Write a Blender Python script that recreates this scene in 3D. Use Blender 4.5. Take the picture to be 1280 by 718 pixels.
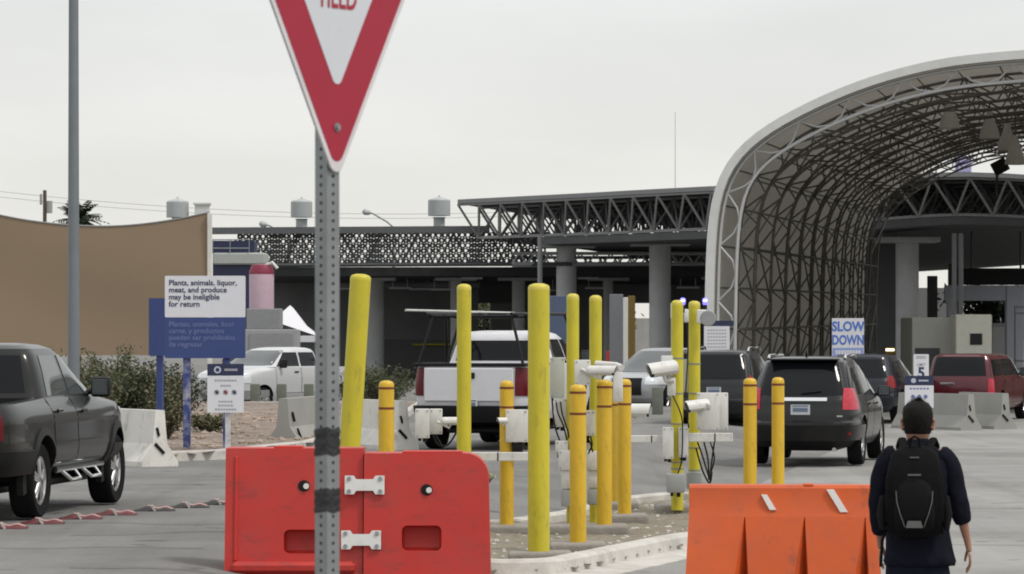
import bpy, bmesh, math, random
from mathutils import Vector, Matrix
from mathutils.geometry import tessellate_polygon

R = math.radians
PI = math.pi
random.seed(7)
scene = bpy.context.scene
for o in list(bpy.data.objects):
    bpy.data.objects.remove(o)
COL = scene.collection

# ------------------------------------------------------------------ camera
F = 4400.0          # focal length in photo pixels (photo 1280 wide)
CX, HY = 640.0, 420.0
CAM_H = 2.1
cam_d = bpy.data.cameras.new('camera')
cam_d.sensor_width = 36.0
cam_d.lens = F / 1280.0 * 36.0
cam_d.shift_y = (HY - 359.0) / 1280.0
cam_d.clip_start = 0.5
cam_d.clip_end = 9000
cam_d.dof.use_dof = True
cam_d.dof.focus_distance = 42.0
cam_d.dof.aperture_fstop = 14.0
cam = bpy.data.objects.new('camera', cam_d)
COL.objects.link(cam)
cam.location = (0, 0, CAM_H)
cam.rotation_euler = (R(90), 0, 0)
scene.camera = cam

# ------------------------------------------------------------------ world, sun, exposure
world = bpy.data.worlds.new('World')
scene.world = world
world.use_nodes = True
wn, wl = world.node_tree.nodes, world.node_tree.links
for n in list(wn):
    wn.remove(n)
SUN_EL, SUN_AZ = 56.0, 118.0       # azimuth clockwise from +Y (the way we look)
sky = wn.new('ShaderNodeTexSky')
sky.sky_type = 'NISHITA'
sky.sun_disc = False
sky.sun_elevation = R(SUN_EL)
sky.sun_rotation = R(SUN_AZ)
sky.dust_density = 4.0
tc = wn.new('ShaderNodeTexCoord')
sep = wn.new('ShaderNodeSeparateXYZ')
wl.new(tc.outputs['Generated'], sep.inputs[0])
ramp = wn.new('ShaderNodeValToRGB')            # thin overcast: pale warm horizon, brighter overhead
ramp.color_ramp.elements[0].position = 0.0
ramp.color_ramp.elements[0].color = (0.77, 0.755, 0.70, 1)
ramp.color_ramp.elements[1].position = 1.0
ramp.color_ramp.elements[1].color = (1.0, 1.0, 1.0, 1)
e = ramp.color_ramp.elements.new(0.09); e.color = (0.745, 0.755, 0.745, 1)
e = ramp.color_ramp.elements.new(0.3); e.color = (0.84, 0.86, 0.86, 1)
wl.new(sep.outputs[2], ramp.inputs[0])
cn = wn.new('ShaderNodeTexNoise'); cn.inputs['Scale'].default_value = 7.0; cn.inputs['Detail'].default_value = 5
mp = wn.new('ShaderNodeMapping'); mp.inputs['Scale'].default_value = (1, 1, 4)
wl.new(tc.outputs['Generated'], mp.inputs[0]); wl.new(mp.outputs[0], cn.inputs['Vector'])
cr = wn.new('ShaderNodeMapRange'); cr.inputs['To Min'].default_value = 10.8; cr.inputs['To Max'].default_value = 11.9
cr.inputs['From Min'].default_value = 0.33; cr.inputs['From Max'].default_value = 0.67
wl.new(cn.outputs[0], cr.inputs[0])
mul = wn.new('ShaderNodeVectorMath'); mul.operation = 'SCALE'
wl.new(ramp.outputs[0], mul.inputs[0]); wl.new(cr.outputs[0], mul.inputs['Scale'])
mix = wn.new('ShaderNodeMix'); mix.data_type = 'RGBA'
mix.inputs['Factor'].default_value = 0.94
wl.new(sky.outputs[0], mix.inputs[6]); wl.new(mul.outputs[0], mix.inputs[7])
bg = wn.new('ShaderNodeBackground'); bg.inputs['Strength'].default_value = 0.1
wl.new(mix.outputs[2], bg.inputs[0])
wo = wn.new('ShaderNodeOutputWorld'); wl.new(bg.outputs[0], wo.inputs[0])

sun_d = bpy.data.lights.new('sun', 'SUN')
sun_d.energy = 1.9
sun_d.angle = R(10)
sun_d.color = (1.0, 0.95, 0.88)
sun = bpy.data.objects.new('sun', sun_d); COL.objects.link(sun)
sun.location = (0, 0, 60)
sdir = Vector((math.sin(R(SUN_AZ)) * math.cos(R(SUN_EL)), math.cos(R(SUN_AZ)) * math.cos(R(SUN_EL)), math.sin(R(SUN_EL))))
sun.rotation_euler = sdir.to_track_quat('Z', 'Y').to_euler()

vs = scene.view_settings
vs.view_transform = 'Standard'; vs.look = 'None'; vs.exposure = 0.0; vs.gamma = 1.0; vs.use_curve_mapping = False
scene.cycles.filter_width = 1.9
scene.cycles.max_bounces = 8

# ------------------------------------------------------------------ geometry of the place
TH = 9.3                                         # heading of the traffic lanes, degrees right of +Y
SH, CH = math.sin(R(TH)), math.cos(R(TH))

def uv(x, y): return x * CH - y * SH, x * SH + y * CH
def xy(u, v): return u * CH + v * SH, -u * SH + v * CH
def sst(a, b, t):
    t = max(0.0, min(1.0, (t - a) / (b - a)))
    return t * t * (3 - 2 * t)
def gz(x, y):
    u, v = uv(x, y)
    return 0.22 * sst(-5.7, -7.9, u) - 0.42 * sst(-12.0, -15.0, u) * sst(93, 100, y)

def P(px, py, d):
    """world point seen at photo pixel (px, py) at distance d along the view axis"""
    return Vector(((px - CX) / F * d, d, CAM_H - (py - HY) / F * d))
def G(px, d, dz=0.0):
    x = (px - CX) / F * d
    return Vector((x, d, gz(x, d) + dz))

# ------------------------------------------------------------------ materials
MATS = {}
def mat(name, col, rough=0.6, metal=0.0, var=0.08, scale=6.0, bump=0.0, coat=0.0, spec=0.5, stain=None, stain_amt=0.0, stain_scale=2.0, emit=0.0, scuff=None, scuff_amt=0.6, scuff_scale=(9, 9, 3), bscale=None, stretch=(1, 1, 1)):
    if name in MATS: return MATS[name]
    m = bpy.data.materials.new(name); m.use_nodes = True
    nt = m.node_tree; N, L = nt.nodes, nt.links
    b = N['Principled BSDF']
    b.inputs['Roughness'].default_value = rough
    b.inputs['Metallic'].default_value = metal
    b.inputs['Specular IOR Level'].default_value = spec
    b.inputs['Coat Weight'].default_value = coat
    b.inputs['Coat Roughness'].default_value = 0.06
    t = N.new('ShaderNodeTexCoord')
    mpn = N.new('ShaderNodeMapping'); mpn.inputs['Scale'].default_value = stretch
    L.new(t.outputs['Object'], mpn.inputs[0])
    nz = N.new('ShaderNodeTexNoise'); nz.inputs['Scale'].default_value = scale; nz.inputs['Detail'].default_value = 6; nz.inputs['Roughness'].default_value = 0.65
    L.new(mpn.outputs[0], nz.inputs['Vector'])
    rp = N.new('ShaderNodeValToRGB')
    lo = tuple(max(0.0, c * (1 - var)) for c in col); hi = tuple(min(1.0, c * (1 + var)) for c in col)
    rp.color_ramp.elements[0].position = 0.3; rp.color_ramp.elements[0].color = (*lo, 1)
    rp.color_ramp.elements[1].position = 0.7; rp.color_ramp.elements[1].color = (*hi, 1)
    L.new(nz.outputs[0], rp.inputs[0])
    out = rp.outputs[0]
    if stain is not None:
        n2 = N.new('ShaderNodeTexNoise'); n2.inputs['Scale'].default_value = stain_scale; n2.inputs['Detail'].default_value = 8; n2.inputs['Roughness'].default_value = 0.7
        L.new(mpn.outputs[0], n2.inputs['Vector'])
        r2 = N.new('ShaderNodeMapRange'); r2.inputs['From Min'].default_value = 0.46; r2.inputs['From Max'].default_value = 0.72; r2.inputs['To Max'].default_value = stain_amt
        L.new(n2.outputs[0], r2.inputs[0])
        mx = N.new('ShaderNodeMix'); mx.data_type = 'RGBA'
        L.new(r2.outputs[0], mx.inputs['Factor']); L.new(out, mx.inputs[6]); mx.inputs[7].default_value = (*stain, 1)
        out = mx.outputs[2]
    if scuff is not None:
        m4 = N.new('ShaderNodeMapping'); m4.inputs['Scale'].default_value = scuff_scale; m4.inputs['Rotation'].default_value = (0.3, 0.5, 0.4)
        L.new(t.outputs['Object'], m4.inputs[0])
        n4 = N.new('ShaderNodeTexNoise'); n4.inputs['Scale'].default_value = 1.0; n4.inputs['Detail'].default_value = 9; n4.inputs['Roughness'].default_value = 0.75
        L.new(m4.outputs[0], n4.inputs['Vector'])
        r4 = N.new('ShaderNodeMapRange'); r4.inputs['From Min'].default_value = 0.54; r4.inputs['From Max'].default_value = 0.66; r4.inputs['To Max'].default_value = scuff_amt
        L.new(n4.outputs[0], r4.inputs[0])
        mx4 = N.new('ShaderNodeMix'); mx4.data_type = 'RGBA'
        L.new(r4.outputs[0], mx4.inputs['Factor']); L.new(out, mx4.inputs[6]); mx4.inputs[7].default_value = (*scuff, 1)
        out = mx4.outputs[2]
    L.new(out, b.inputs['Base Color'])
    if emit > 0:
        b.inputs['Emission Color'].default_value = (*col, 1); b.inputs['Emission Strength'].default_value = emit
    if bump > 0:
        n3 = N.new('ShaderNodeTexNoise'); n3.inputs['Scale'].default_value = bscale or scale * 6; n3.inputs['Detail'].default_value = 4
        L.new(mpn.outputs[0], n3.inputs['Vector'])
        bp = N.new('ShaderNodeBump'); bp.inputs['Strength'].default_value = bump; bp.inputs['Distance'].default_value = 0.02
        L.new(n3.outputs[0], bp.inputs['Height']); L.new(bp.outputs[0], b.inputs['Normal'])
    MATS[name] = m
    return m

def ground_mat(name, c1, c2, c3, fine=30.0, big=0.35, bump=0.3):
    m = bpy.data.materials.new(name); m.use_nodes = True
    N, L = m.node_tree.nodes, m.node_tree.links
    b = N['Principled BSDF']; b.inputs['Roughness'].default_value = 0.9; b.inputs['Specular IOR Level'].default_value = 0.25
    g = N.new('ShaderNodeNewGeometry')
    def noise(s, det=6, r=0.6, st=(1, 1, 1)):
        mpn = N.new('ShaderNodeMapping'); mpn.inputs['Scale'].default_value = st; mpn.inputs['Rotation'].default_value = (0, 0, R(TH))
        L.new(g.outputs['Position'], mpn.inputs[0])
        n = N.new('ShaderNodeTexNoise'); n.inputs['Scale'].default_value = s; n.inputs['Detail'].default_value = det; n.inputs['Roughness'].default_value = r
        L.new(mpn.outputs[0], n.inputs['Vector']); return n
    def ramped(n, a, bb):
        r_ = N.new('ShaderNodeMapRange'); r_.inputs['From Min'].default_value = a; r_.inputs['From Max'].default_value = bb
        L.new(n.outputs[0], r_.inputs[0]); return r_.outputs[0]
    def mixc(f, a, bb):
        mx = N.new('ShaderNodeMix'); mx.data_type = 'RGBA'; L.new(f, mx.inputs['Factor'])
        for i, c in ((6, a), (7, bb)):
            if isinstance(c, tuple): mx.inputs[i].default_value = (*c, 1)
            else: L.new(c, mx.inputs[i])
        return mx.outputs[2]
    base = mixc(ramped(noise(fine, 5), 0.3, 0.7), c1, c2)
    streak = mixc(ramped(noise(0.8, 6, 0.6, (1.0, 0.06, 1)), 0.45, 0.75), base, c3)
    patch = N.new('ShaderNodeMix'); patch.data_type = 'RGBA'; patch.blend_type = 'MULTIPLY'
    f = ramped(noise(big, 8, 0.65), 0.40, 0.62)
    L.new(f, patch.inputs['Factor']); L.new(streak, patch.inputs[6]); patch.inputs[7].default_value = (0.76, 0.75, 0.74, 1)
    trk = N.new('ShaderNodeMix'); trk.data_type = 'RGBA'; trk.blend_type = 'MULTIPLY'
    L.new(ramped(noise(1.1, 5, 0.6, (1.0, 0.02, 1)), 0.50, 0.70), trk.inputs['Factor']); L.new(patch.outputs[2], trk.inputs[6]); trk.inputs[7].default_value = (0.84, 0.835, 0.83, 1)
    spt = N.new('ShaderNodeMix'); spt.data_type = 'RGBA'; spt.blend_type = 'MULTIPLY'
    L.new(ramped(noise(1.7, 3, 0.5), 0.66, 0.74), spt.inputs['Factor']); L.new(trk.outputs[2], spt.inputs[6]); spt.inputs[7].default_value = (0.55, 0.53, 0.52, 1)
    L.new(spt.outputs[2], b.inputs['Base Color'])
    bn = noise(90, 3); bp = N.new('ShaderNodeBump'); bp.inputs['Strength'].default_value = bump; bp.inputs['Distance'].default_value = 0.01
    L.new(bn.outputs[0], bp.inputs['Height']); L.new(bp.outputs[0], b.inputs['Normal'])
    return m

M_YEL = mat('bollard_yellow_green', (0.54, 0.465, 0.024), 0.45, var=0.07, scale=3, stain=(0.42, 0.39, 0.04), stain_amt=0.55, stain_scale=1.6, bump=0.05, scuff=(0.20, 0.17, 0.05), scuff_amt=0.42, scuff_scale=(10, 10, 3))
M_SLV = mat('bollard_sleeve_yellow', (0.62, 0.39, 0.018), 0.42, var=0.06, scale=4, stain=(0.48, 0.32, 0.03), stain_amt=0.5, stain_scale=3.0, scuff=(0.20, 0.13, 0.04), scuff_amt=0.45, scuff_scale=(10, 10, 3))
M_STR = mat('sleeve_stripe', (0.16, 0.035, 0.012), 0.5)
M_CONC = mat('concrete', (0.50, 0.48, 0.445), 0.9, var=0.14, scale=5, bump=0.25, stain=(0.22, 0.20, 0.18), stain_amt=0.6, stain_scale=1.3)
M_CONCD = mat('concrete_weathered', (0.27, 0.25, 0.225), 0.9, var=0.15, scale=6, bump=0.3, stain=(0.15, 0.13, 0.11), stain_amt=0.6, stain_scale=2.0)
M_JER = mat('barrier_white', (0.68, 0.665, 0.62), 0.85, var=0.07, scale=4, bump=0.15, stain=(0.33, 0.31, 0.28), stain_amt=0.5, stain_scale=2.0, scuff=(0.25, 0.23, 0.20), scuff_amt=0.5, scuff_scale=(3, 3, 2))
M_JERG = mat('barrier_grey', (0.30, 0.30, 0.28), 0.85, var=0.1, scale=4, bump=0.15, stain=(0.2, 0.19, 0.17), stain_amt=0.5, stain_scale=2.0)
M_RED = mat('barrier_red_plastic', (0.45, 0.021, 0.014), 0.5, var=0.06, scale=3, stain=(0.33, 0.05, 0.04), stain_amt=0.5, stain_scale=2.5, bump=0.05, scuff=(0.16, 0.03, 0.028), scuff_amt=0.5, scuff_scale=(3.0, 6, 7))
M_ORG = mat('barrier_orange_plastic', (0.56, 0.088, 0.012), 0.6, var=0.07, scale=2.5, stain=(0.40, 0.085, 0.04), stain_amt=0.6, stain_scale=3.0, bump=0.05, scuff=(0.20, 0.055, 0.035), scuff_amt=0.55, scuff_scale=(4, 6, 4))
M_REFL = mat('reflective_white', (0.72, 0.68, 0.66), 0.5)
M_SIGNR = mat('sign_red', (0.33, 0.004, 0.026), 0.35, var=0.03)
M_SIGNW = mat('sign_white', (0.58, 0.60, 0.64), 0.4, var=0.03, stain=(0.5, 0.5, 0.52), stain_amt=0.4)
M_ALU = mat('sign_edge_aluminium', (0.5, 0.52, 0.5), 0.4, metal=0.5)
M_GALV = mat('galvanised_steel', (0.25, 0.265, 0.27), 0.5, metal=0.35, var=0.14, scale=9, stain=(0.14, 0.14, 0.13), stain_amt=0.4)
M_TAPE = mat('black_tape', (0.012, 0.013, 0.013), 0.5, var=0.3, scale=14, bump=0.5, bscale=40)
M_BLUE = mat('sign_blue', (0.032, 0.056, 0.19), 0.45, var=0.05)
M_BLUEP = mat('post_blue_paint', (0.03, 0.05, 0.20), 0.5, var=0.1, stain=(0.6, 0.6, 0.6), stain_amt=0.8, stain_scale=5)
M_NAVY = mat('sign_navy', (0.018, 0.024, 0.07), 0.45)
M_PANW = mat('panel_white', (0.66, 0.66, 0.70), 0.5, var=0.03)
M_INK = mat('sign_ink', (0.03, 0.04, 0.10), 0.6)
M_INKB = mat('sign_ink_blue', (0.08, 0.17, 0.52), 0.6)
M_INKP = mat('sign_ink_pale', (0.13, 0.17, 0.36), 0.6)
M_INKR = mat('sign_ink_red', (0.35, 0.03, 0.03), 0.6)
M_INKG = mat('sign_ink_grey', (0.32, 0.32, 0.36), 0.6)
M_BOX = mat('enclosure_white', (0.64, 0.64, 0.62), 0.45, var=0.04, stain=(0.42, 0.41, 0.38), stain_amt=0.45, stain_scale=6, scuff=(0.32, 0.30, 0.26), scuff_amt=0.45, scuff_scale=(14, 14, 8))
M_BOXG = mat('enclosure_grey', (0.30, 0.31, 0.31), 0.5, var=0.06)
M_BOXC = mat('enclosure_pale_grey', (0.47, 0.49, 0.46), 0.5, var=0.06)
M_BLK = mat('black_plastic', (0.009, 0.009, 0.0095), 0.5, spec=0.25, var=0.15)
M_RUB = mat('tyre_rubber', (0.009, 0.009, 0.0095), 0.9, spec=0.15, var=0.2, scale=12)
M_GLASS = mat('tinted_glass', (0.008, 0.009, 0.011), 0.06, spec=0.22, var=0.02)
M_GLASSM = mat('clear_car_glass', (0.05, 0.058, 0.062), 0.03, spec=1.0, var=0.02)
M_LENS = mat('camera_lens', (0.006, 0.006, 0.008), 0.08)
M_CHR = mat('chrome', (0.72, 0.73, 0.74), 0.12, metal=1.0, var=0.02)
M_ALLOY = mat('alloy_wheel', (0.50, 0.50, 0.51), 0.28, metal=0.85, var=0.05)
M_TAIL = mat('tail_light_red', (0.20, 0.004, 0.008), 0.25, spec=0.3, coat=0.15, var=0.1, scale=20)
M_TAILD = mat('tail_light_maroon', (0.10, 0.004, 0.010), 0.3, spec=0.3, var=0.1)
M_TAIL2 = mat('tail_light_bright', (0.42, 0.02, 0.04), 0.2, spec=0.4, coat=0.3, var=0.25, scale=14)
M_HEAD = mat('headlight_glass', (0.62, 0.65, 0.68), 0.08, coat=0.6, var=0.2, scale=30)
M_DIRT = mat('island_soil', (0.19, 0.165, 0.125), 0.95, var=0.25, scale=7, bump=0.5, stain=(0.28, 0.25, 0.2), stain_amt=0.7, stain_scale=14)
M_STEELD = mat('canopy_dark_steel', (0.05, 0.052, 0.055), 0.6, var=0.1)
M_TRUSS = mat('space_frame_grey', (0.36, 0.365, 0.37), 0.6, var=0.08)
M_FASC = mat('roof_fascia_grey', (0.20, 0.205, 0.21), 0.6, var=0.06)
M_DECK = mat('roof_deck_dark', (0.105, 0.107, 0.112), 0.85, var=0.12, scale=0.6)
M_COLM = mat('column_concrete', (0.46, 0.465, 0.47), 0.85, var=0.08, scale=1.5, stain=(0.33, 0.33, 0.33), stain_amt=0.4, stain_scale=0.6)
M_FABR = mat('vault_membrane', (0.42, 0.40, 0.37), 0.85, var=0.08, scale=0.5, stain=(0.30, 0.285, 0.26), stain_amt=0.4, stain_scale=0.3)
def translucent(m, col, w):
    N, L = m.node_tree.nodes, m.node_tree.links
    t = N.new('ShaderNodeBsdfTranslucent'); t.inputs[0].default_value = (*col, 1)
    mx = N.new('ShaderNodeMixShader'); mx.inputs[0].default_value = w
    L.new(N['Principled BSDF'].outputs[0], mx.inputs[1]); L.new(t.outputs[0], mx.inputs[2])
    L.new(mx.outputs[0], N['Material Output'].inputs[0])
translucent(M_FABR, (0.68, 0.66, 0.62), 0.44)
M_VEDGE = mat('vault_edge_white', (0.62, 0.63, 0.62), 0.55, var=0.05, stain=(0.36, 0.36, 0.34), stain_amt=0.4, stain_scale=0.4)
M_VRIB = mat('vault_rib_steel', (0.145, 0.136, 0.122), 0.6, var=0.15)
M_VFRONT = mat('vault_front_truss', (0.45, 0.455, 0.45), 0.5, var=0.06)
M_SHADE = mat('shade_cloth_tan', (0.25, 0.188, 0.128), 0.95, var=0.02, scale=0.5, stain=(0.235, 0.176, 0.12), stain_amt=0.3, stain_scale=0.15, bump=0.15, bscale=40)
M_WPOST = mat('white_steel_post', (0.62, 0.62, 0.58), 0.5)
M_POLE = mat('lamp_pole_grey', (0.17, 0.19, 0.205), 0.5, metal=0.2, var=0.08, scale=2)

# ------------------------------------------------------------------ mesh building
class MB:
    def __init__(self): self.bm = bmesh.new()
    def _mi(self, faces, mi):
        if mi:
            for f in faces: f.material_index = mi
    def box(self, c, s, rot=None, bev=0.0, mi=0, seg=1):
        Mx = Matrix.Translation(Vector(c))
        if rot is not None: Mx = Mx @ (rot if isinstance(rot, Matrix) else Matrix.Rotation(rot, 4, 'Z'))
        Mx = Mx @ Matrix.Diagonal((*s, 1))
        r = bmesh.ops.create_cube(self.bm, size=1.0, matrix=Mx)
        vsn = r['verts']; fs = list({f for v in vsn for f in v.link_faces})
        if bev > 0:
            es = list({e_ for v in vsn for e_ in v.link_edges})
            rb = bmesh.ops.bevel(self.bm, geom=es, offset=bev, segments=seg, profile=0.5, affect='EDGES', clamp_overlap=True)
            fs = list({f for f in fs if f.is_valid} | {f for f in rb['faces'] if f.is_valid})
        self._mi(fs, mi); return self
    def cyl(self, p0, p1, r0, r1=None, n=12, mi=0, caps=True):
        return self.tube([p0, p1], [r0, r1 if r1 is not None else r0], n, mi, caps)
    def tube(self, pts, r, n=8, mi=0, caps=True, closed=False):
        pts = [Vector(p) for p in pts]; k = len(pts)
        rr = r if isinstance(r, (list, tuple)) else [r] * k
        rings = []; up = None
        for i in range(k):
            if closed: d = pts[(i + 1) % k] - pts[i - 1]
            else: d = pts[min(i + 1, k - 1)] - pts[max(i - 1, 0)]
            if d.length < 1e-9: d = Vector((0, 0, 1))
            d.normalize()
            if up is None:
                up = Vector((0, 0, 1)) if abs(d.z) < 0.9 else Vector((0, 1, 0))
            a = d.cross(up)
            if a.length < 1e-4: a = d.orthogonal()
            a.normalize(); b = a.cross(d); up = b
            q = rr[i] if isinstance(rr[i], (tuple, list)) else (rr[i], rr[i])
            rings.append([self.bm.verts.new(pts[i] + a * (math.cos(2 * PI * j / n) * q[0]) + b * (math.sin(2 * PI * j / n) * q[1])) for j in range(n)])
        return self._skin(rings, mi, caps, closed)
    def _skin(self, rings, mi=0, caps=True, closed=False):
        fs = []; k = len(rings); n = len(rings[0])
        for i in range(k if closed else k - 1):
            A, B = rings[i], rings[(i + 1) % k]
            for j in range(n):
                try: fs.append(self.bm.faces.new((A[j], A[(j + 1) % n], B[(j + 1) % n], B[j])))
                except ValueError: pass
        if caps and not closed:
            for ring in (rings[0][::-1], rings[-1]):
                try: fs.append(self.bm.faces.new(ring))
                except ValueError: pass
        self._mi(fs, mi); return self
    def loft(self, rings, mi=0, caps=True, closed=False):
        return self._skin([[self.bm.verts.new(Vector(p)) for p in rg] for rg in rings], mi, caps, closed)
    def lathe(self, prof, n=20, c=(0, 0, 0), axis='Z', mi=0):
        rings = []
        for (r, h) in prof:
            ring = []
            for j in range(n):
                a = 2 * PI * j / n
                x, y = r * math.cos(a), r * math.sin(a)
                p = (x, y, h) if axis == 'Z' else ((h, x, y) if axis == 'X' else (y, h, x))
                ring.append(Vector(p) + Vector(c))
            rings.append(ring)
        return self.loft(rings, mi)
    def prism(self, poly, fn, mi=0):
        """poly: 2D points; fn(a, b, t) -> 3D with t in (0, 1) for the two faces"""
        A = [self.bm.verts.new(Vector(fn(a, b, 0))) for a, b in poly]
        B = [self.bm.verts.new(Vector(fn(a, b, 1))) for a, b in poly]
        n = len(poly); fs = []
        for i in range(n): fs.append(self.bm.faces.new((A[i], A[(i + 1) % n], B[(i + 1) % n], B[i])))
        tri = tessellate_polygon([[Vector((a, b, 0)) for a, b in poly]])
        for t in tri:
            fs.append(self.bm.faces.new([A[i] for i in t])); fs.append(self.bm.faces.new([B[i] for i in reversed(t)]))
        self._mi(fs, mi); return self
    def quad(self, a, b, c, d, mi=0):
        f = self.bm.faces.new([self.bm.verts.new(Vector(p)) for p in (a, b, c, d)]); f.material_index = mi; return self
    def mesh(self, name, mats, smooth=35):
        bmesh.ops.recalc_face_normals(self.bm, faces=self.bm.faces)
        me = bpy.data.meshes.new(name); self.bm.to_mesh(me); self.bm.free()
        for m in (mats if isinstance(mats, (list, tuple)) else [mats]): me.materials.append(m)
        if smooth:
            me.shade_smooth(); me.set_sharp_from_angle(angle=R(smooth))
        return me
    def build(self, name, mats, parent=None, loc=None, rot=None, smooth=35):
        o = bpy.data.objects.new(name, self.mesh(name, mats, smooth)); COL.objects.link(o)
        if parent is not None: o.parent = parent
        if loc is not None: o.location = loc
        if rot is not None: o.rotation_euler = rot
        return o

def tag(o, label=None, cat=None, group=None, kind=None):
    if label: o['label'] = label
    if cat: o['category'] = cat
    if group: o['group'] = group
    if kind: o['kind'] = kind
    return o
def empty(name, loc=(0, 0, 0), rz=0.0, label=None, cat=None, group=None):
    o = bpy.data.objects.new(name, None); COL.objects.link(o)
    o.location = loc; o.rotation_euler = (0, 0, rz); o.empty_display_size = 0.2
    return tag(o, label, cat, group)
def copy_tree(o, parent=None):
    c = o.copy(); COL.objects.link(c)
    if parent is not None: c.parent = parent
    for ch in list(o.children): copy_tree(ch, c)
    return c

_dummy = None
def lettering(s, size, m, parent, loc, rot=(PI / 2, 0, 0), align='CENTER', name='lettering', bold=0.0, sx=1.0, ls=1.0):
    cu = bpy.data.curves.new('t', 'FONT'); cu.body = s; cu.size = size; cu.align_x = align; cu.align_y = 'TOP'
    cu.extrude = 0.0015; cu.offset = bold; cu.space_line = ls; cu.resolution_u = 3
    t = bpy.data.objects.new('t', cu); COL.objects.link(t)
    dg = bpy.context.evaluated_depsgraph_get(); dg.update()
    me = bpy.data.meshes.new_from_object(t.evaluated_get(dg)); me.materials.clear(); me.materials.append(m)
    bpy.data.objects.remove(t); bpy.data.curves.remove(cu)
    o = bpy.data.objects.new(name, me); COL.objects.link(o)
    if parent is not None: o.parent = parent
    o.location = loc; o.rotation_euler = rot; o.scale = (sx, 1, 1)
    return o

def round_poly(pts, r, seg=6):
    """round the corners of a convex CCW polygon"""
    out = []; n = len(pts)
    for i in range(n):
        p = Vector(pts[i]); a = (Vector(pts[i - 1]) - p).normalized(); b = (Vector(pts[(i + 1) % n]) - p).normalized()
        ang = a.angle(b); d = r / math.tan(ang / 2); c = p + (a + b).normalized() * (r / math.sin(ang / 2))
        p0, p1 = p + a * d, p + b * d
        a0 = math.atan2(p0.y - c.y, p0.x - c.x); a1 = math.atan2(p1.y - c.y, p1.x - c.x)
        da = (a1 - a0 + PI) % (2 * PI) - PI
        for k in range(seg + 1):
            t = a0 + da * k / seg
            out.append((c.x + r * math.cos(t), c.y + r * math.sin(t)))
    return out
def rect(x0, z0, x1, z1, r=0.0, seg=4):
    p = [(x0, z0), (x1, z0), (x1, z1), (x0, z1)]
    return round_poly(p, r, seg) if r > 0 else p
def plate(mb, poly, y0, y1, mi=0):
    return mb.prism(poly, lambda a, b, t: (a, y0 if t == 0 else y1, b), mi)

def grid_sheet(name, us, vs_, fn, m, kind='structure', label=None):
    bm = bmesh.new(); rows = []
    for v in vs_: rows.append([bm.verts.new(fn(u, v)) for u in us])
    for i in range(len(vs_) - 1):
        for j in range(len(us) - 1): bm.faces.new((rows[i][j], rows[i][j + 1], rows[i + 1][j + 1], rows[i + 1][j]))
    me = bpy.data.meshes.new(name); bm.to_mesh(me); bm.free(); me.materials.append(m); me.shade_smooth()
    o = bpy.data.objects.new(name, me); COL.objects.link(o); o['kind'] = kind
    if label: o['label'] = label
    return o
def frange(a, b, n): return [a + (b - a) * i / n for i in range(n + 1)]

# ================================================================== GROUND
ASPH = ground_mat('asphalt', (0.165, 0.165, 0.161), (0.205, 0.203, 0.198), (0.24, 0.237, 0.228))
CONR = ground_mat('concrete_lane', (0.25, 0.247, 0.238), (0.295, 0.29, 0.28), (0.335, 0.33, 0.315), fine=20, big=0.25)
GRAV = ground_mat('gravel', (0.19, 0.155, 0.13), (0.34, 0.28, 0.24), (0.26, 0.21, 0.18), fine=9.0, big=0.6, bump=0.9)

ys = sorted(set(frange(-30, 20, 6) + frange(20, 70, 100) + frange(70, 140, 30) + [160, 200, 260, 350, 500, 800, 1400, 2500, 5000]))
xs = sorted(set([-3000, -1500, -700, -300, -150, -80, -40] + frange(-25, 25, 100) + [40, 80, 150, 300, 700, 1500, 3000]))
grid_sheet('ground', xs, ys, lambda x, y: (x, y, gz(x, y)), ASPH)
def lane(name, u0, u1, v0, v1, m, dz=0.005, nu=24, nv=90):
    def f(u, v):
        x, y = xy(u, v); return (x, y, gz(x, y) + dz)
    return grid_sheet(name, frange(u0, u1, nu), frange(v0, v1, nv), f, m)
lane('road', -4.6, 9.0, 4, 140, CONR, 0.005)

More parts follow.
